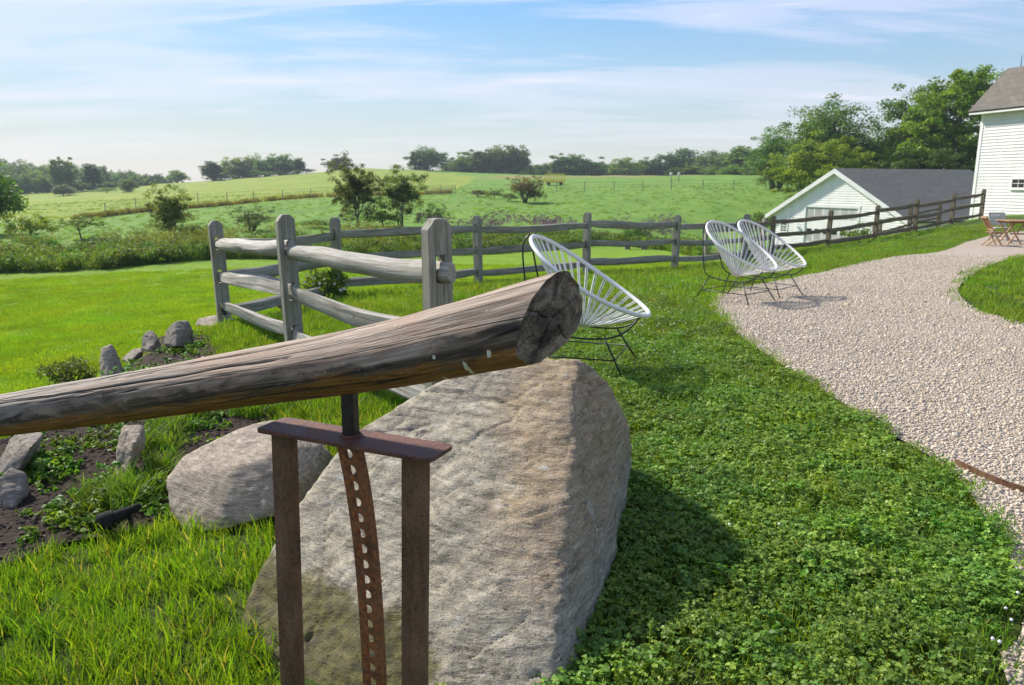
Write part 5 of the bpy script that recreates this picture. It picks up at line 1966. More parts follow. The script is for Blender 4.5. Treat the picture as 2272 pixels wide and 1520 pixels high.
# --- crest of the hill, from left to right
g3 = 'trees along the crest of the hill'
crest = [('ivy_snag', M_DARK, 474, 360, 40, 280, 'leaning ivy clad tree, leftmost of the crest clump'),
         ('oak_b', M_OAK, 520, 350, 50, 300, 'rounded crest tree second from the left of the left clump'),
         ('elm_b', M_DARK, 541, 356, 40, 292, 'narrow dark crest tree in the middle of the left clump'),
         ('oak_a', M_OAK, 565, 345, 46, 305, 'domed crest tree rising above the left clump'),
         ('elm_a', M_OAK, 590, 351, 38, 295, 'narrow crest tree right of the domed one'),
         ('oak_b', M_DARK, 624, 343, 62, 296, 'wide spreading crest tree with gaps, right in the left clump'),
         ('ivy_snag', M_DARK, 663, 352, 26, 294, 'thin spire shaped tree ending the left crest clump'),
         ('bush_a', M_DARK, 500, 388, 60, 285, 'dark bush row at the foot of the left crest clump'),
         ('bush_b', M_DARK, 600, 378, 80, 288, 'dark undergrowth bush below the wide spreading crest tree'),
         ('bush_a', M_OAK, 680, 374, 40, 292, 'low bush trailing right from the left crest clump'),
         ('elm_a', M_OAK, 750, 344, 48, 305, 'crest tree just behind the left airy young tree'),
         ('oak_a', M_DARK, 950, 328, 72, 298, 'dense dark crest tree with ragged top right of the airy pair'),
         ('ivy_snag', M_DARK, 922, 338, 22, 296, 'thin snag beside the dense dark crest tree'),
         ('oak_c', M_OAK, 1002, 356, 40, 330, 'small pale crest tree behind the hedge'),
         ('elm_a', M_OAK, 1026, 340, 40, 300, 'olive crest tree left of the tall twin trees'),
         ('elm_b', M_OAK, 1046, 334, 40, 304, 'middle olive crest tree left of the tall twin trees'),
         ('elm_b', M_OAK, 1068, 333, 38, 298, 'slim crest tree just left of the tall twin trees'),
         ('oak_a', M_DARK, 1100, 326, 58, 300, 'left one of the two tall dark twin crest trees'),
         ('oak_b', M_DARK, 1143, 324, 62, 298, 'right one of the two tall dark twin crest trees'),
         ('oak_c', M_OAK, 1188, 366, 46, 320, 'low tree right of the tall twin trees'),
         ('oak_a', M_OAK, 1214, 362, 40, 310, 'low round tree above the hay wagon left'),
         ('elm_b', M_DARK, 1239, 342, 34, 300, 'slim dark tree directly above the hay wagon'),
         ('oak_b', M_DARK, 1275, 344, 56, 298, 'ragged dark tree right of the hay wagon'),
         ('elm_a', M_DARK, 1318, 350, 50, 300, 'upright dark tree in the middle of the right tree line'),
         ('oak_a', M_OAK, 1345, 362, 44, 296, 'lower tree filling the right tree line gap'),
         ('oak_c', M_OAK, 1386, 351, 58, 290, 'round topped tree above the third fence post from the right'),
         ('elm_b', M_DARK, 1418, 358, 30, 300, 'narrow tree beside a sky gap in the right tree line'),
         ('oak_b', M_DARK, 1448, 350, 52, 300, 'dark lumpy tree left of the great dome tree'),
         ('oak_c', M_DARK, 1505, 332, 82, 300, 'great dome shaped tree of the right tree line'),
         ('oak_a', M_DARK, 1502, 372, 42, 240, 'round dark tree standing forward behind the nest boxes'),
         ('oak_b', M_OAK, 1534, 368, 46, 238, 'round green tree right of the nest boxes'),
         ('oak_a', M_OAK, 1560, 342, 60, 290, 'tree right of the great dome tree'),
         ('oak_c', M_OAK, 1585, 336, 60, 285, 'pointed pale tree in the right tree line'),
         ('oak_b', M_OAK, 1582, 370, 44, 225, 'small rounded tree at the pasture top edge'),
         ('elm_a', M_OAK, 1612, 345, 56, 250, 'willowy tree in the right tree line'),
         ('ivy_snag', M_OAK, 1640, 326, 52, 240, 'spire topped tree in the right tree line'),
         ('oak_b', M_OAK, 1662, 332, 54, 245, 'tree between the spire topped tree and the tall barn trees'),
         ('oak_c', M_OAK, 1630, 368, 60, 205, 'broad low tree at the top corner of the pasture'),
         ('oak_a', M_OAK, 1680, 352, 60, 190, 'mid green tree where the tree line meets the tall barn trees')]
for key, mt, px, top, w, Y, lb in crest:
    tree('tree', lb, 'tree', key, mt, px, top, w * (1.22 if px > 1170 else 1.12), Y, g3, sink=.13)

# --- tall trees behind the garage
g4 = 'tall trees behind the garage'
tree('tree', 'tall ragged tree standing highest behind the garage gable', 'tree', 'locust', M_DARK, 1815, 226, 165, 95, g4)
tree('tree', 'dense bright maple crouching behind the garage gable', 'tree', 'maple_b', M_MAPLE, 1830, 300, 205, 84, g4)
tree('tree', 'thin loose tree at the left of the tall garage trees', 'tree', 'locust_b', M_OAK, 1722, 286, 105, 120, g4)
tree('tree', 'light green low tree at the pasture corner below the thin tree', 'tree', 'maple_b', M_BRIGHT, 1728, 345, 80, 118, g4)
tree('tree', 'middle height tree between ragged tree and maple gap', 'tree', 'locust_b', M_DARK, 1905, 280, 105, 98, g4)
tree('tree', 'thin grey green tree seen in the gap above the garage roof', 'tree', 'locust_b', M_OAK, 1945, 302, 90, 110, g4)
tree('tree', 'airy feathery tree leaning out left of the great maple', 'tree', 'locust', M_OAK, 2030, 196, 150, 92, g4)
tree('tree', 'great bright green maple beside the barn roof', 'tree', 'maple', M_MAPLE, 2112, 160, 250, 86, g4)
tree('tree', 'dark lower tree between garage roof and barn', 'tree', 'maple_b', M_DARK, 2080, 320, 240, 82, g4)

# ------------------------------------------------------------------ scattering (stuff)
def scatter(name, label, cat, protos, pts, rot, scl, idx=None):
    pts = np.asarray(pts, np.float32)
    n = len(pts)
    base = pts.mean(0)
    me = bpy.data.meshes.new(name)
    me.vertices.add(n)
    me.vertices.foreach_set('co', (pts - base).ravel())
    fattr(me, 'rot', rot, 'FLOAT_VECTOR')
    fattr(me, 'scl', scl)
    a = me.attributes.new('idx', 'INT', 'POINT')
    a.data.foreach_set('value', np.asarray(idx if idx is not None else rng.integers(0, len(protos), n), np.int32))
    c = bpy.data.collections.new(name + '_kinds')
    for p in protos:
        c.objects.link(p)
    o = obj(name, me)
    o.location = base
    ng = bpy.data.node_groups.new(name + '_nodes', 'GeometryNodeTree')
    ng.interface.new_socket('Geometry', in_out='INPUT', socket_type='NodeSocketGeometry')
    ng.interface.new_socket('Geometry', in_out='OUTPUT', socket_type='NodeSocketGeometry')
    gi, go = ng.nodes.new('NodeGroupInput'), ng.nodes.new('NodeGroupOutput')
    ci = ng.nodes.new('GeometryNodeCollectionInfo')
    ci.inputs['Collection'].default_value = c
    ci.inputs['Separate Children'].default_value = True
    ci.inputs['Reset Children'].default_value = True
    ip = ng.nodes.new('GeometryNodeInstanceOnPoints')
    ip.inputs['Pick Instance'].default_value = True

    def na_(nm, t):
        k = ng.nodes.new('GeometryNodeInputNamedAttribute')
        k.data_type = t
        k.inputs['Name'].default_value = nm
        return [s for s in k.outputs if s.enabled][0]
    ng.links.new(gi.outputs[0], ip.inputs['Points'])
    ng.links.new(ci.outputs[0], ip.inputs['Instance'])
    ng.links.new(na_('idx', 'INT'), ip.inputs['Instance Index'])
    ng.links.new(na_('rot', 'FLOAT_VECTOR'), ip.inputs['Rotation'])
    ng.links.new(na_('scl', 'FLOAT'), ip.inputs['Scale'])
    ng.links.new(ip.outputs[0], go.inputs[0])
    md = o.modifiers.new('scatter', 'NODES')
    md.node_group = ng
    return tag(o, label, cat, kind='stuff')


def kind_obj(name, V, Q, mat, tint=None, smooth=False):
    me = mesh_np(name, V, Q, mat, smooth)
    if tint is not None:
        fattr(me, 'tint', tint)
    return bpy.data.objects.new(name, me)


def tuft(name, n, hmin, hmax, wid, spread, mat, seed, lean=.45, seg=3, base_t=None):
    rs = np.random.default_rng(seed)
    V, Q, T_, tint = [], [], [], []
    for i in range(n):
        a = rs.uniform(0, 6.283)
        r = spread * math.sqrt(rs.uniform(0, 1))
        b = np.array([r * math.cos(a), r * math.sin(a), -.01])
        h = rs.uniform(hmin, hmax)
        la = rs.uniform(0, 6.283)
        ln = lean * rs.uniform(.2, 1.2)
        fa = rs.uniform(0, 6.283)
        side = np.array([math.cos(fa), math.sin(fa), 0])
        w = wid * rs.uniform(.6, 1.2)
        tn = rs.uniform(0, 1)
        o = len(V)
        for k in range(seg + 1):
            t = k / seg
            c = b + np.array([math.cos(la) * ln * h * t * t, math.sin(la) * ln * h * t * t, h * (t - .18 * ln * t * t)])
            ww = w * (1 - t ** 1.6) * .5
            if k < seg:
                V += [c - side * ww, c + side * ww]
                tint += [tn, tn]
            else:
                V.append(c)
                tint.append(tn)
        for k in range(seg - 1):
            Q.append((o + 2 * k, o + 2 * k + 1, o + 2 * k + 3, o + 2 * k + 2))
        T_.append((o + 2 * (seg - 1), o + 2 * (seg - 1) + 1, o + 2 * seg))
    return kind_obj(name, np.array(V), [np.array(Q), np.array(T_)], mat, tint)


def clover(name, n, spread, leaf, hmin, hmax, mat, seed):
    rs = np.random.default_rng(seed)
    V, Q, tint = [], [], []
    for i in range(n):
        a = rs.uniform(0, 6.283)
        r = spread * math.sqrt(rs.uniform(0, 1))
        c = np.array([r * math.cos(a), r * math.sin(a), rs.uniform(hmin, hmax)])
        up = unit(np.array([rs.normal() * .28, rs.normal() * .28, 1]))
        x = unit(np.cross(up, rs.normal(size=3)))
        y = np.cross(up, x)
        L = leaf * rs.uniform(.65, 1.2)
        tn = rs.uniform(0, 1)
        for k in range(3):
            f = 2 * math.pi * k / 3 + rs.uniform(-.15, .15)
            d = x * math.cos(f) + y * math.sin(f)
            s = -x * math.sin(f) + y * math.cos(f)
            dr = up * (-.18 * L)
            o = len(V)
            V += [c, c + d * L * .55 + s * L * .46 + up * .10 * L, c + d * L * .98 + s * L * .30 + dr, c + d * L * .90 + dr * .6,
                  c + d * L * .98 - s * L * .30 + dr, c + d * L * .55 - s * L * .46 + up * .10 * L]
            Q += [(o, o + 1, o + 2, o + 3), (o, o + 3, o + 4, o + 5)]
            tint += [tn] * 6
        # stalk
        o = len(V)
        b = np.array([c[0] * .7, c[1] * .7, -.01])
        V += [b - x * .0011, b + x * .0011, c + x * .0011, c - x * .0011]
        Q.append((o, o + 1, o + 2, o + 3))
        tint += [tn] * 4
    return kind_obj(name, np.array(V), np.array(Q), mat, tint)


GRASS = leaf_mat('grass_blades', [(0, (0.060, 0.135, 0.010)), (.5, (0.105, 0.215, 0.014)), (.9, (0.165, 0.275, 0.024)), (1, (0.28, 0.27, 0.09))], .38, huevar=.015, valvar=.22)
GRASS_D = leaf_mat('grass_mid', [(0, (0.070, 0.150, 0.013)), (.5, (0.115, 0.220, 0.020)), (1, (0.175, 0.285, 0.034))], .35, huevar=.02, valvar=.22)
CLOVER = leaf_mat('clover_leaves', [(0, (0.060, 0.135, 0.020)), (.5, (0.100, 0.200, 0.028)), (1, (0.170, 0.280, 0.042))], .30, huevar=.018, valvar=.25, rough=.5)
LAWNG = leaf_mat('lawn_blades', [(0, (0.105, 0.205, 0.012)), (.5, (0.145, 0.265, 0.017)), (1, (0.200, 0.325, 0.025))], .35, huevar=.012, valvar=.15)
WEED = leaf_mat('weed_leaves', [(0, (0.040, 0.105, 0.012)), (.5, (0.075, 0.170, 0.018)), (1, (0.125, 0.240, 0.028))], .35)
MEADOW = leaf_mat('meadow_grass', [(0, (0.075, 0.120, 0.020)), (.5, (0.125, 0.190, 0.030)), (1, (0.215, 0.245, 0.055))], .4, huevar=.03, gain=(1.08, 1.3, 1.05))
GOLD = leaf_mat('goldenrod', [(0, (0.17, 0.19, 0.03)), (.5, (0.25, 0.25, 0.04)), (1, (0.36, 0.32, 0.05))], .25, gain=(.8, .95, 1))
PURPLE = leaf_mat('purple_flowers', [(0, (0.14, 0.10, 0.10)), (.5, (0.20, 0.13, 0.14)), (1, (0.27, 0.17, 0.20))], .25, gain=(.75, .75, .85), tcol=(1.2, 1.0, 1.2))
WHITEF = simple_mat('white_petals', (0.78, 0.76, 0.72), .7, .1, 90, .1)

PLANT_BLOCK = [(-.05, 2.62, .98), (-1.15, 3.35, .42)]      # boulders: (x, y, radius)


def polar(n, r0, r1, a0=-44, a1=44):
    a = np.radians(rng.uniform(a0, a1, n))
    r = np.sqrt(rng.uniform(r0 * r0, r1 * r1, n))
    return r * np.sin(a), r * np.cos(a)


BIGPOLY = [(-.76, 2.06), (-.8, 2.25)] + [(-.72, 2.75), (-.3, 3.3), (.15, 3.5), (.42, 3.35), (.40, 2.9), (.24, 2.35), (.13, 1.95), (.05, 1.78), (-.3, 1.72), (-.6, 1.85)]


def open_ground(x, y, path_gap=.0, bed=True):
    ok = ~inpoly(x, y, PATH) | (polydist(x, y, PATH) < path_gap)
    if bed:
        ok &= ~inpoly(x, y, BED)
    ok &= ~inpoly(x, y, BIGPOLY)
    ok &= np.hypot((x + 1.13), (y - 3.38)) > .33
    return ok


def put(name, label, cat, protos, x, y, smin, smax, tilt=.12, zoff=0.0, idx=None):
    n = len(x)
    z = H(x, y) + zoff
    rot = np.column_stack([rng.normal(0, tilt, n), rng.normal(0, tilt, n), rng.uniform(0, 6.283, n)])
    return scatter(name, label, cat, protos, np.column_stack([x, y, z]), rot, rng.uniform(smin, smax, n), idx)


ISLAND = EDGE_R + [(9.5, 7.0), (14, 9), (22, 16)]
cl = [clover('clover_%d' % k, 40, .110, (.0128, .0112, .0145, .0105, .0128)[k], .030, .062, CLOVER, 40 + k) for k in range(5)]
gr = [tuft('tuft_%d' % k, 22, .05, .115, .0075, .055, GRASS, 50 + k, .7) for k in range(5)]
gd = [tuft('tuftd_%d' % k, 26, .035, .085, .006, .075, GRASS_D, 60 + k, .6) for k in range(4)]
gm = [tuft('tuftm_%d' % k, 46, .04, .085, .011, .15, GRASS_D, 70 + k, .6, seg=2) for k in range(4)]
gl_ = [tuft('tuftl_%d' % k, 60, .028, .05, .013, .20, LAWNG, 80 + k, .5, seg=2) for k in range(4)]

# clover: to the right of the boulder and up to the chairs
x, y = polar(12500, 1.15, 9.5, -25, 42)
pxl = CX + x / y * F_PX
dens = np.clip((x + .25 + .02 * y) / .5, 0, 1) * np.clip(1.25 - y / 9.5, .15, 1)
patch = .5 + .5 * np.sin(x * 2.1 + 1.3 * np.sin(y * 1.7)) * np.sin(y * 2.4 + x)
keep = (rng.uniform(0, 1, len(x)) < dens * (.45 + .55 * np.clip(patch * 1.6, 0, 1))) & open_ground(x, y, 0) & (polydist(x, y, PATH) > .06) & ~inpoly(x, y, ISLAND)
put('clover', 'dense clover ground cover between boulder and gravel path', 'clover', cl, x[keep], y[keep], .6, 1.2)
# long bright grass at left
x, y = polar(19000, 1.3, 9.5, -46, 16)
dens = np.clip((.35 - x) / .7, .0, 1)
keep = (rng.uniform(0, 1, len(x)) < dens) & open_ground(x, y, .0) & (~inpoly(x, y, LAWN)) & (x > -4.4)
put('grass', 'bright long grass left of the boulder and round the near fence', 'grass', gr, x[keep], y[keep], .6, 1.15)
# mixed short grass among the clover
x, y = polar(15000, 1.15, 9.5, -20, 42)
keep = (rng.uniform(0, 1, len(x)) < np.clip((x + .6) / .6, 0, 1) * (.35 + .5 * np.clip((y - 5) / 4, 0, 1))) & open_ground(x, y, .05)
put('grass', 'short grass growing through the clover by the path', 'grass', gd, x[keep], y[keep], .6, 1.25)
x, y = polar(2600, 1.2, 8.0, -10, 42)
keep = (rng.uniform(0, 1, len(x)) < np.clip((x + .2) / .6, 0, 1) * .6) & open_ground(x, y, .0) & ~inpoly(x, y, ISLAND)
put('grass', 'taller single grass tufts sticking out of the clover', 'grass', gr, x[keep], y[keep], .5, 1.05)
# dry straw coloured blades in the thin spots
STRAW = leaf_mat('straw_blades', [(0, (0.14, 0.15, 0.03)), (.5, (0.20, 0.19, 0.045)), (1, (0.29, 0.25, 0.09))], .3, huevar=.02)
sg = [tuft('straw_%d' % k, 18, .03, .075, .005, .08, STRAW, 170 + k, .9) for k in range(3)]
x, y = polar(3000, 1.2, 9.0, -12, 42)
patch = .5 + .5 * np.sin(x * 2.1 + 1.3 * np.sin(y * 1.7)) * np.sin(y * 2.4 + x)
gq = G(1470, 1020)
near_spot = np.exp(-((x - gq.x) ** 2 + (y - gq.y) ** 2) / .12)
keep = (rng.uniform(0, 1, len(x)) < np.clip(.75 - patch * 1.5, .06, 1) * .6 + near_spot) & open_ground(x, y, .02) & ~inpoly(x, y, ISLAND)
put('dry_grass', 'thin straw coloured grass in worn spots of the clover', 'grass', sg, x[keep], y[keep], .6, 1.2)
# middle distance bank
x, y = polar(32000, 7.5, 33, -30, 44)
keep = open_ground(x, y, .03) & (~inpoly(x, y, LAWN)) & (y < 32) & (rng.uniform(0, 1, len(x)) < np.clip(1.3 - y / 30, .25, 1))
keep &= ~((far := polydist(x, y, LAWN_FAR, False)) < 3)
put('grass', 'mown grass bank under the rail fences', 'grass', gm, x[keep], y[keep], .8, 1.4)
# island of lawn right of the path
# low lawn
x, y = polar(30000, 5, 27, -44, 14)
keep = inpoly(x, y, LAWN) & (rng.uniform(0, 1, len(x)) < np.clip(1.5 - y / 22, .15, 1))
put('lawn_grass', 'smooth mown lawn below the bank', 'grass', gl_, x[keep], y[keep], .8, 1.3, .05)

# white clover flowers
ball = bmesh.new()
bmesh.ops.create_icosphere(ball, subdivisions=1, radius=.0105)
fm = bpy.data.meshes.new('flower')
ball.to_mesh(fm)
ball.free()
fm.materials.append(WHITEF)
fo = bpy.data.objects.new('flower', fm)
fx, fy = [], []
for (cx_, cy_, sx, sy, n) in ((1460, 700, 80, 45, 130), (1500, 640, 60, 20, 60), (1350, 680, 60, 60, 30), (2240, 1400, 25, 80, 8), (1750, 1150, 220, 120, 7), (1650, 580, 100, 10, 20), (1250, 620, 80, 20, 25)):
    for _ in range(n):
        g = G(min(2268, cx_ + rng.normal() * sx), cy_ + rng.normal() * sy)
        fx.append(g.x)
        fy.append(g.y)
fx, fy = np.array(fx), np.array(fy)
ok = open_ground(fx, fy)
put('clover_flowers', 'small white clover flower heads dotted in the grass', 'flowers', [fo], fx[ok], fy[ok], .4, .75, .1, .058)

# pebbles on the path
m, nt, out = new_mat('pebble_stone')
oi = node(nt, 'ShaderNodeObjectInfo').outputs['Random']
col = ramp(nt, oi, [(0.0, (0.27, 0.25, 0.21)), (0.07, (0.42, 0.375, 0.30)), (0.35, (0.54, 0.455, 0.335)), (0.6, (0.585, 0.50, 0.38)), (0.8, (0.565, 0.44, 0.30)), (1.0, (0.66, 0.61, 0.52))])
col = mix(nt, ramp(nt, noise_n(nt, objco(nt), 160, 3), [(0.4, .25), (0.6, 0)]), col, (0.2, .17, .14))
pbsdf(nt, out, col, .75, None, spec=.3)
pk = []
for k in range(6):
    bm = bmesh.new()
    bmesh.ops.create_icosphere(bm, subdivisions=1, radius=1)
    for v in bm.verts:
        v.co *= 1 + .35 * mnoise.noise(v.co * 1.4 + Vector((k * 5, 0, 0)))
        v.co.z *= .62
        v.co.x *= 1.2
    me = bpy.data.meshes.new('pebble_kind')
    bm.to_mesh(me)
    bm.free()
    me.materials.append(m)
    me.polygons.foreach_set('use_smooth', np.ones(len(me.polygons), bool))
    pk.append(bpy.data.objects.new('pebble_kind', me))
x, y = polar(820000, 1.2, 21, 8, 42)
keep = (rng.uniform(0, 1, len(x)) < np.clip(1.1 - y / 19, .0, 1) ** 1.7)
x, y = x[keep], y[keep]
keep = inpoly(x, y, PATH) & (x < y * .80 + .3)
x, y = x[keep], y[keep]
n = len(x)
z = H(x, y) + .008 + .0015 * np.hypot(x, y)
rot = np.column_stack([rng.normal(0, .4, n), rng.normal(0, .4, n), rng.uniform(0, 6.28, n)])
scatter('gravel', 'loose rounded tan and grey pebbles on the path', 'gravel', pk, np.column_stack([x, y, z]), rot, .0043 * rng.lognormal(0, .40, n) * (1 + .045 * y))

# ------------------------------------------------------------------ planting bed weeds
def weed(name, n, size, leaf, seed, mat=None):
    rs = np.random.default_rng(seed)
    c = np.column_stack([rs.normal(0, size * .4, n), rs.normal(0, size * .4, n), np.abs(rs.normal(0, size * .3, n)) + .01])
    V, Q, t = leaves(c, np.full(n, size * .16), 7, leaf, rs, .6, 1.2)
    return kind_obj(name, V, Q, mat or WEED, t)


wk = [weed('weed_%d' % k, 14, .11, .032, 90 + k) for k in range(4)]
lg = [tuft('longtuft_%d' % k, 26, .12, .26, .009, .05, WEED, 100 + k, .9, seg=4) for k in range(3)]
x, y = polar(900, 1.3, 7.5, -8, 40)
keep = (x > .2) & open_ground(x, y, 0) & ~inpoly(x, y, ISLAND) & (polydist(x, y, PATH) > .05) & (rng.uniform(0, 1, len(x)) < .5)
put('lawn_weeds', 'scattered broad leaved weeds in the clover', 'weeds', wk, x[keep], y[keep], .35, .8, .15, .015)
wx, wy, ws = [], [], []
for (px, py, n, s) in ((90, 1045, 30, 40), (120, 1060, 16, 45), (60, 980, 10, 30), (200, 965, 20, 55), (390, 760, 34, 40), (330, 830, 40, 60), (420, 830, 24, 45), (255, 1130, 40, 45), (340, 1110, 30, 40), (180, 1170, 16, 40), (470, 880, 24, 40), (380, 960, 24, 50), (60, 1180, 8, 60), (450, 950, 16, 40), (340, 890, 30, 50), (430, 780, 20, 30), (290, 1000, 18, 30)):
    for _ in range(int(n * .8)):
        g = G(px + rng.normal() * s * .8, py + rng.normal() * s * .45)
        wx.append(g.x)
        wy.append(g.y)
wx, wy = np.array(wx), np.array(wy)
ok = open_ground(wx, wy, 0, bed=False) & (wx > -4)
put('bed_weeds', 'patchy low weeds sprouting from the bed soil', 'weeds', wk, wx[ok], wy[ok], .5, 1.1, .15, .015)
wx, wy = [], []
for (px, py, n, s) in ((320, 1010, 20, 22), (395, 965, 22, 30), (440, 930, 14, 25), (370, 1000, 8, 20), (270, 1120, 26, 35), (210, 1130, 10, 30), (330, 1100, 14, 28), (620, 905, 16, 35), (560, 925, 14, 25), (355, 1060, 10, 16)):
    for _ in range(n):
        g = G(px + rng.normal() * s * .7, py + rng.normal() * s * .4)
        wx.append(g.x)
        wy.append(g.y)
wx, wy = np.array(wx), np.array(wy)
ok = open_ground(wx, wy, 0, bed=False)
put('tall_grass', 'tall arching grass clumps among the bed stones', 'grass', lg, wx[ok], wy[ok], .45, .95, .12)

# mulch chips and clods give the soil a broken surface
ck_ = []
CLOD = simple_mat('soil_clod', (0.055, 0.039, 0.029), .95, .6, 60, .4)
for k in range(4):
    bm = bmesh.new()
    bmesh.ops.create_icosphere(bm, subdivisions=1, radius=1)
    for v in bm.verts:
        v.co *= 1 + .5 * mnoise.noise(v.co * 1.3 + Vector((k * 7, 3, 0)))
        v.co.y *= .6
        v.co.z *= .5
    me = bpy.data.meshes.new('clod_kind')
    bm.to_mesh(me)
    bm.free()
    me.materials.append(CLOD)
    ck_.append(bpy.data.objects.new('clod_kind', me))
x, y = polar(30000, 2.2, 8, -46, -12)
keep = inpoly(x, y, BED) & (rng.uniform(0, 1, len(x)) < .6)
n = int(keep.sum())
scatter('soil_clods', 'loose dark clods and mulch chips on the bed', 'soil', ck_, np.column_stack([x[keep], y[keep], H(x[keep], y[keep]) + .026]),
        np.column_stack([rng.normal(0, .4, n), rng.normal(0, .4, n), rng.uniform(0, 6.28, n)]), .009 * rng.lognormal(0, .5, n))

# dark shrub behind the log and rose bush on the fence
def bush_thing(name, label, cat, loc, size, n, leaf, mat, seed, flowers=0, parts=True):
    rs = np.random.default_rng(seed)
    root = empty(name, loc)
    cent = crown_centres(n, rs, size[0], size[1], size[2], size[2] * .85, .3, .35, -.6)
    V, Q, t = leaves(cent, np.full(n, min(size) * .28), 26, leaf, rs)
    me = mesh_np('foliage', V, Q, mat)
    fattr(me, 'tint', t)
    obj('foliage', me, root)
    mb = MB()
    for c in cent[rs.choice(n, min(n, 18), replace=False)]:
        mb.tube([(0, 0, -.05), (c[0] * .4, c[1] * .4, c[2] * .6), tuple(c)], [.012, .008, .003], 5)
    mb.build('stems', BARK, root)
    for k in range(flowers):
        c = cent[rs.integers(0, n)]
        d = Vector(c) - Vector((0, 0, size[2] * .6))
        p = Vector(c) + d.normalized() * .08 + Vector((0, -.06, .02))
        fb = MB()
        for q in range(5):
            a = 2 * math.pi * q / 5
            u = Vector((math.cos(a), 0, math.sin(a)))
            w = Vector((-math.sin(a), 0, math.cos(a)))
            fb.add([p, p + u * .014 + w * .011, p + u * .024 + Vector((0, -.006, 0)), p + u * .014 - w * .011], [(0, 1, 2, 3)])
        fb.build('flower', WHITEF, root)
    return tag(root, label, cat)


g = P(158, 838, 6.9)
g.z = hz_at(g.x, g.y)
bush_thing('shrub', 'dark reddish green shrub beyond the bed rim above the log', 'shrub', g, (.34, .28, .25), 60, .035, M_OLIVE, 31)
x_, y_ = XY(705, 11.0)
bush_thing('rose_bush', 'green climbing rose with white blooms on the fence', 'rose bush', (x_, y_, hz_at(x_, y_)), (.42, .35, .33), 80, .055, M_BRIGHT, 32, 16)
x_, y_ = XY(612, 10.4)
bush_thing('shrub', 'small reddish seedling shrub left of the climbing rose', 'shrub', (x_, y_, hz_at(x_, y_)), (.14, .14, .14), 24, .045, M_BROWN, 33)

# ------------------------------------------------------------------ meadow strip
mk = [tuft('mead_%d' % k, 70, .25, .65, .035, .32, MEADOW, 110 + k, .5, seg=3) for k in range(4)]
wd = []
for k in range(3):
    rs = np.random.default_rng(120 + k)
    c = np.column_stack([rs.normal(0, .22, 26), rs.normal(0, .22, 26), rs.uniform(.1, .65, 26)])
    V, Q, t = leaves(c, np.full(26, .13), 12, .085, rs)
    wd.append(kind_obj('leafy_%d' % k, V, Q, (M_OAK, M_BRIGHT, M_OLIVE)[k], t))
gd_ = []
for k in range(2):
    rs = np.random.default_rng(130 + k)
    c = np.column_stack([rs.normal(0, .25, 16), rs.normal(0, .25, 16), rs.uniform(.6, .85, 16)])
    V, Q, t = leaves(c, np.full(16, .09), 9, .06, rs, .5, 0, .8)
    gd_.append(kind_obj('gold_%d' % k, V, Q, (GOLD, PURPLE)[k], t))
LFx = np.array([p[0] for p in LAWN_FAR])
LFy = np.array([p[1] for p in LAWN_FAR])


def strip(n, d0, d1, power=1.0):
    t = rng.uniform(0, len(LFx) - 1, n)
    bx = np.interp(t, np.arange(len(LFx)), LFx)
    by = np.interp(t, np.arange(len(LFy)), LFy)
    d = d0 + (d1 - d0) * rng.uniform(0, 1, n) ** power
    L = np.hypot(bx, by)
    return bx + bx / L * d, by + by / L * d


x, y = strip(4200, .2, 8, 1.4)
i1 = rng.integers(0, 4, len(x))
put('meadow_grass', 'tall rough meadow grass strip beyond the lawn', 'grass', mk, x, y, .35, .8, .1, 0, i1)
x, y = strip(1500, .1, 8, 1.5)
put('meadow_weeds', 'leafy weeds and brambles in the meadow strip', 'weeds', wd, x, y, .35, .95, .1)
x, y = strip(700, .2, 9)
keep = (np.sin(x * .5) * np.sin(y * .4 + x * .2) > -.2) & (x < -4)
put('goldenrod', 'yellow goldenrod flowers in the meadow strip', 'flowers', gd_[:1], x[keep], y[keep], .7, 1.2)
fx, fy = [], []
for (px, py, sx, sy, n) in ((1115, 510, 40, 6, 22), (1235, 512, 35, 6, 26), (1470, 505, 25, 6, 26), (1390, 508, 30, 6, 10), (980, 515, 20, 5, 8), (1455, 535, 20, 5, 8)):
    for _ in range(n):
        g = G(px + rng.normal() * sx, py + 12 + rng.normal() * sy)
        fx.append(g.x)
        fy.append(g.y)
put('loosestrife', 'patches of dull purple loosestrife in the meadow strip', 'flowers', gd_[1:], np.array(fx), np.array(fy), .8, 1.5)
# rough tufts over the pasture
pt_ = [tuft('past_%d' % k, 40, .10, .30, .06, .45, (MEADOW, GRASS_D, GRASS, GRASS_D)[k], 140 + k, .6, seg=2) for k in range(4)]
x, y = polar(5000, 42, 150, -38, 24)
keep = (polydist(x, y, LAWN_FAR, False) > 9) & (rng.uniform(0, 1, len(x)) < .75) & ~((x > 12) & (y < 80) & (x > y * .28))
put('pasture_grass', 'rough tufts of grass over the pasture', 'grass', pt_, x[keep], y[keep], .3, .8, .1)
# tall dry strip along the left wire fence
x, y = [], []
for (x0, y0), (x1, y1) in zip(FENCE_LINE_L[:-1], FENCE_LINE_L[1:]):
    L = math.hypot(x1 - x0, y1 - y0)
    for _ in range(int(L * 7)):
        t = rng.uniform()
        x.append(x0 + (x1 - x0) * t)
        y.append(y0 + (y1 - y0) * t + abs(rng.normal()) * 1.6)
hs_ = [tuft('hay_%d' % k, 46, .35, .75, .07, .4, leaf_mat('dry_strip_%d' % k, [(0, (0.10, 0.11, 0.025)), (.5, (.16, .165, .04)), (1, (.24, .22, .07))], .25), 150 + k, .4, seg=2) for k in range(2)]
put('dry_grass_strip', 'dull olive strip of tall grass along the left wire fence', 'grass', hs_, np.array(x), np.array(y), .6, 1.2)

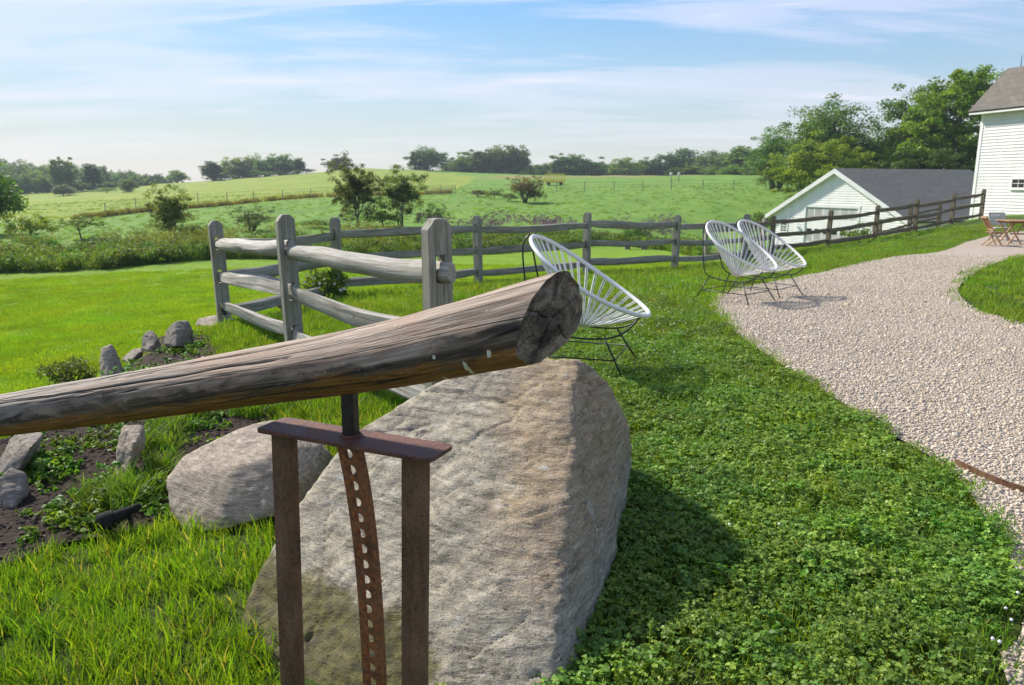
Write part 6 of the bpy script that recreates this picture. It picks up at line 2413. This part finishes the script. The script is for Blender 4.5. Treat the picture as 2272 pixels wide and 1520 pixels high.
# ------------------------------------------------------------------ woodland behind the left field (one mass)
wc = []
for k, key in enumerate(('oak_a', 'oak_b', 'oak_c', 'elm_a')):
    me = PROTO[key][0].copy()
    me.materials.clear()
    me.materials.append((M_DARK, M_OAK, M_DARK, M_OAK)[k])
    wc.append(bpy.data.objects.new('wood_%d' % k, me))
pts, sc_l = [], []
for row in range(5):
    Y = 262 + 20 * row
    for px in range(-60, 440, 13):
        pxj = px + rng.uniform(-6, 6)
        x = (pxj - CX) / F_PX * Y
        z = hz_at(x, Y)
        top_px = np.interp(pxj, [-60, 60, 180, 260, 340, 400, 440], [352, 354, 362, 372, 378, 386, 396]) + rng.normal() * 4 + (4 - row) * 7.5
        h = P(pxj, top_px, Y).z - z
        if h < 2.0:
            continue
        pts.append((x, Y, z - .8))
        sc_l.append(h / 10.3)
pts = np.array(pts)
n = len(pts)
scatter('woodland', 'distant blue green woodland beyond the left field', 'woodland', wc, pts, np.column_stack([np.zeros(n), np.zeros(n), rng.uniform(0, 6.28, n)]), sc_l)
pts, sc_l = [], []
for row in range(3):
    Y = 322 + 16 * row
    for px in range(985, 1770, 15):
        pxj = px + rng.uniform(-7, 7)
        x = (pxj - CX) / F_PX * Y
        z = hz_at(x, Y)
        top_px = np.interp(pxj, [985, 1080, 1170, 1200, 1300, 1400, 1500, 1600, 1700, 1770], [372, 366, 372, 374, 370, 366, 356, 350, 340, 330]) + rng.normal() * 4
        h = P(pxj, top_px, Y).z - z
        if h < 2.0:
            continue
        pts.append((x, Y, z - .1 * h))
        sc_l.append(h / 9.6)
pts = np.array(pts)
n = len(pts)
scatter('far_treeline', 'distant blue green wood behind the right tree line', 'woodland', wc, pts, np.column_stack([np.zeros(n), np.zeros(n), rng.uniform(0, 6.28, n)]), sc_l)
g5 = 'trees standing out before the woodland'
for key, mt, px, top, w, Y, lb in (('elm_b', M_DARK, 127, 350, 26, 255, 'thin dark treetop standing up left on the woodland edge'), ('elm_b', M_DARK, 150, 351, 34, 256, 'forked dark treetop standing up in the woodland edge'),
                                   ('ivy_snag', M_DARK, 205, 366, 40, 250, 'dark cone shaped tree in the woodland edge'), ('oak_c', M_OAK, 138, 410, 44, 225, 'round bush like tree in front of the woodland'),
                                   ('oak_a', M_OAK, 282, 396, 36, 222, 'small round tree at the field top before the woodland'), ('bush_a', M_OAK, 235, 416, 50, 226, 'low bush strip at the field top before the woodland'),
                                   ('oak_c', M_OAK, 395, 378, 44, 300, 'rounded tree ending the woodland at its right')):
    tree('tree', lb, 'tree', key, mt, px, top, w, Y, g5)

# ------------------------------------------------------------------ air
m, nt, out = new_mat('haze_air')
pv = node(nt, 'ShaderNodeVolumePrincipled', {'Color': (0.80, 0.90, 1.0, 1), 'Density': 0.0003, 'Anisotropy': 0.2})
nt.links.new(pv.outputs[0], out.inputs['Volume'])
mb = MB()
mb.box((0, 0, 2), (1640, 1640, 46))
tag(mb.build('haze', m), 'thin bluish summer haze over the fields', 'haze', kind='stuff')
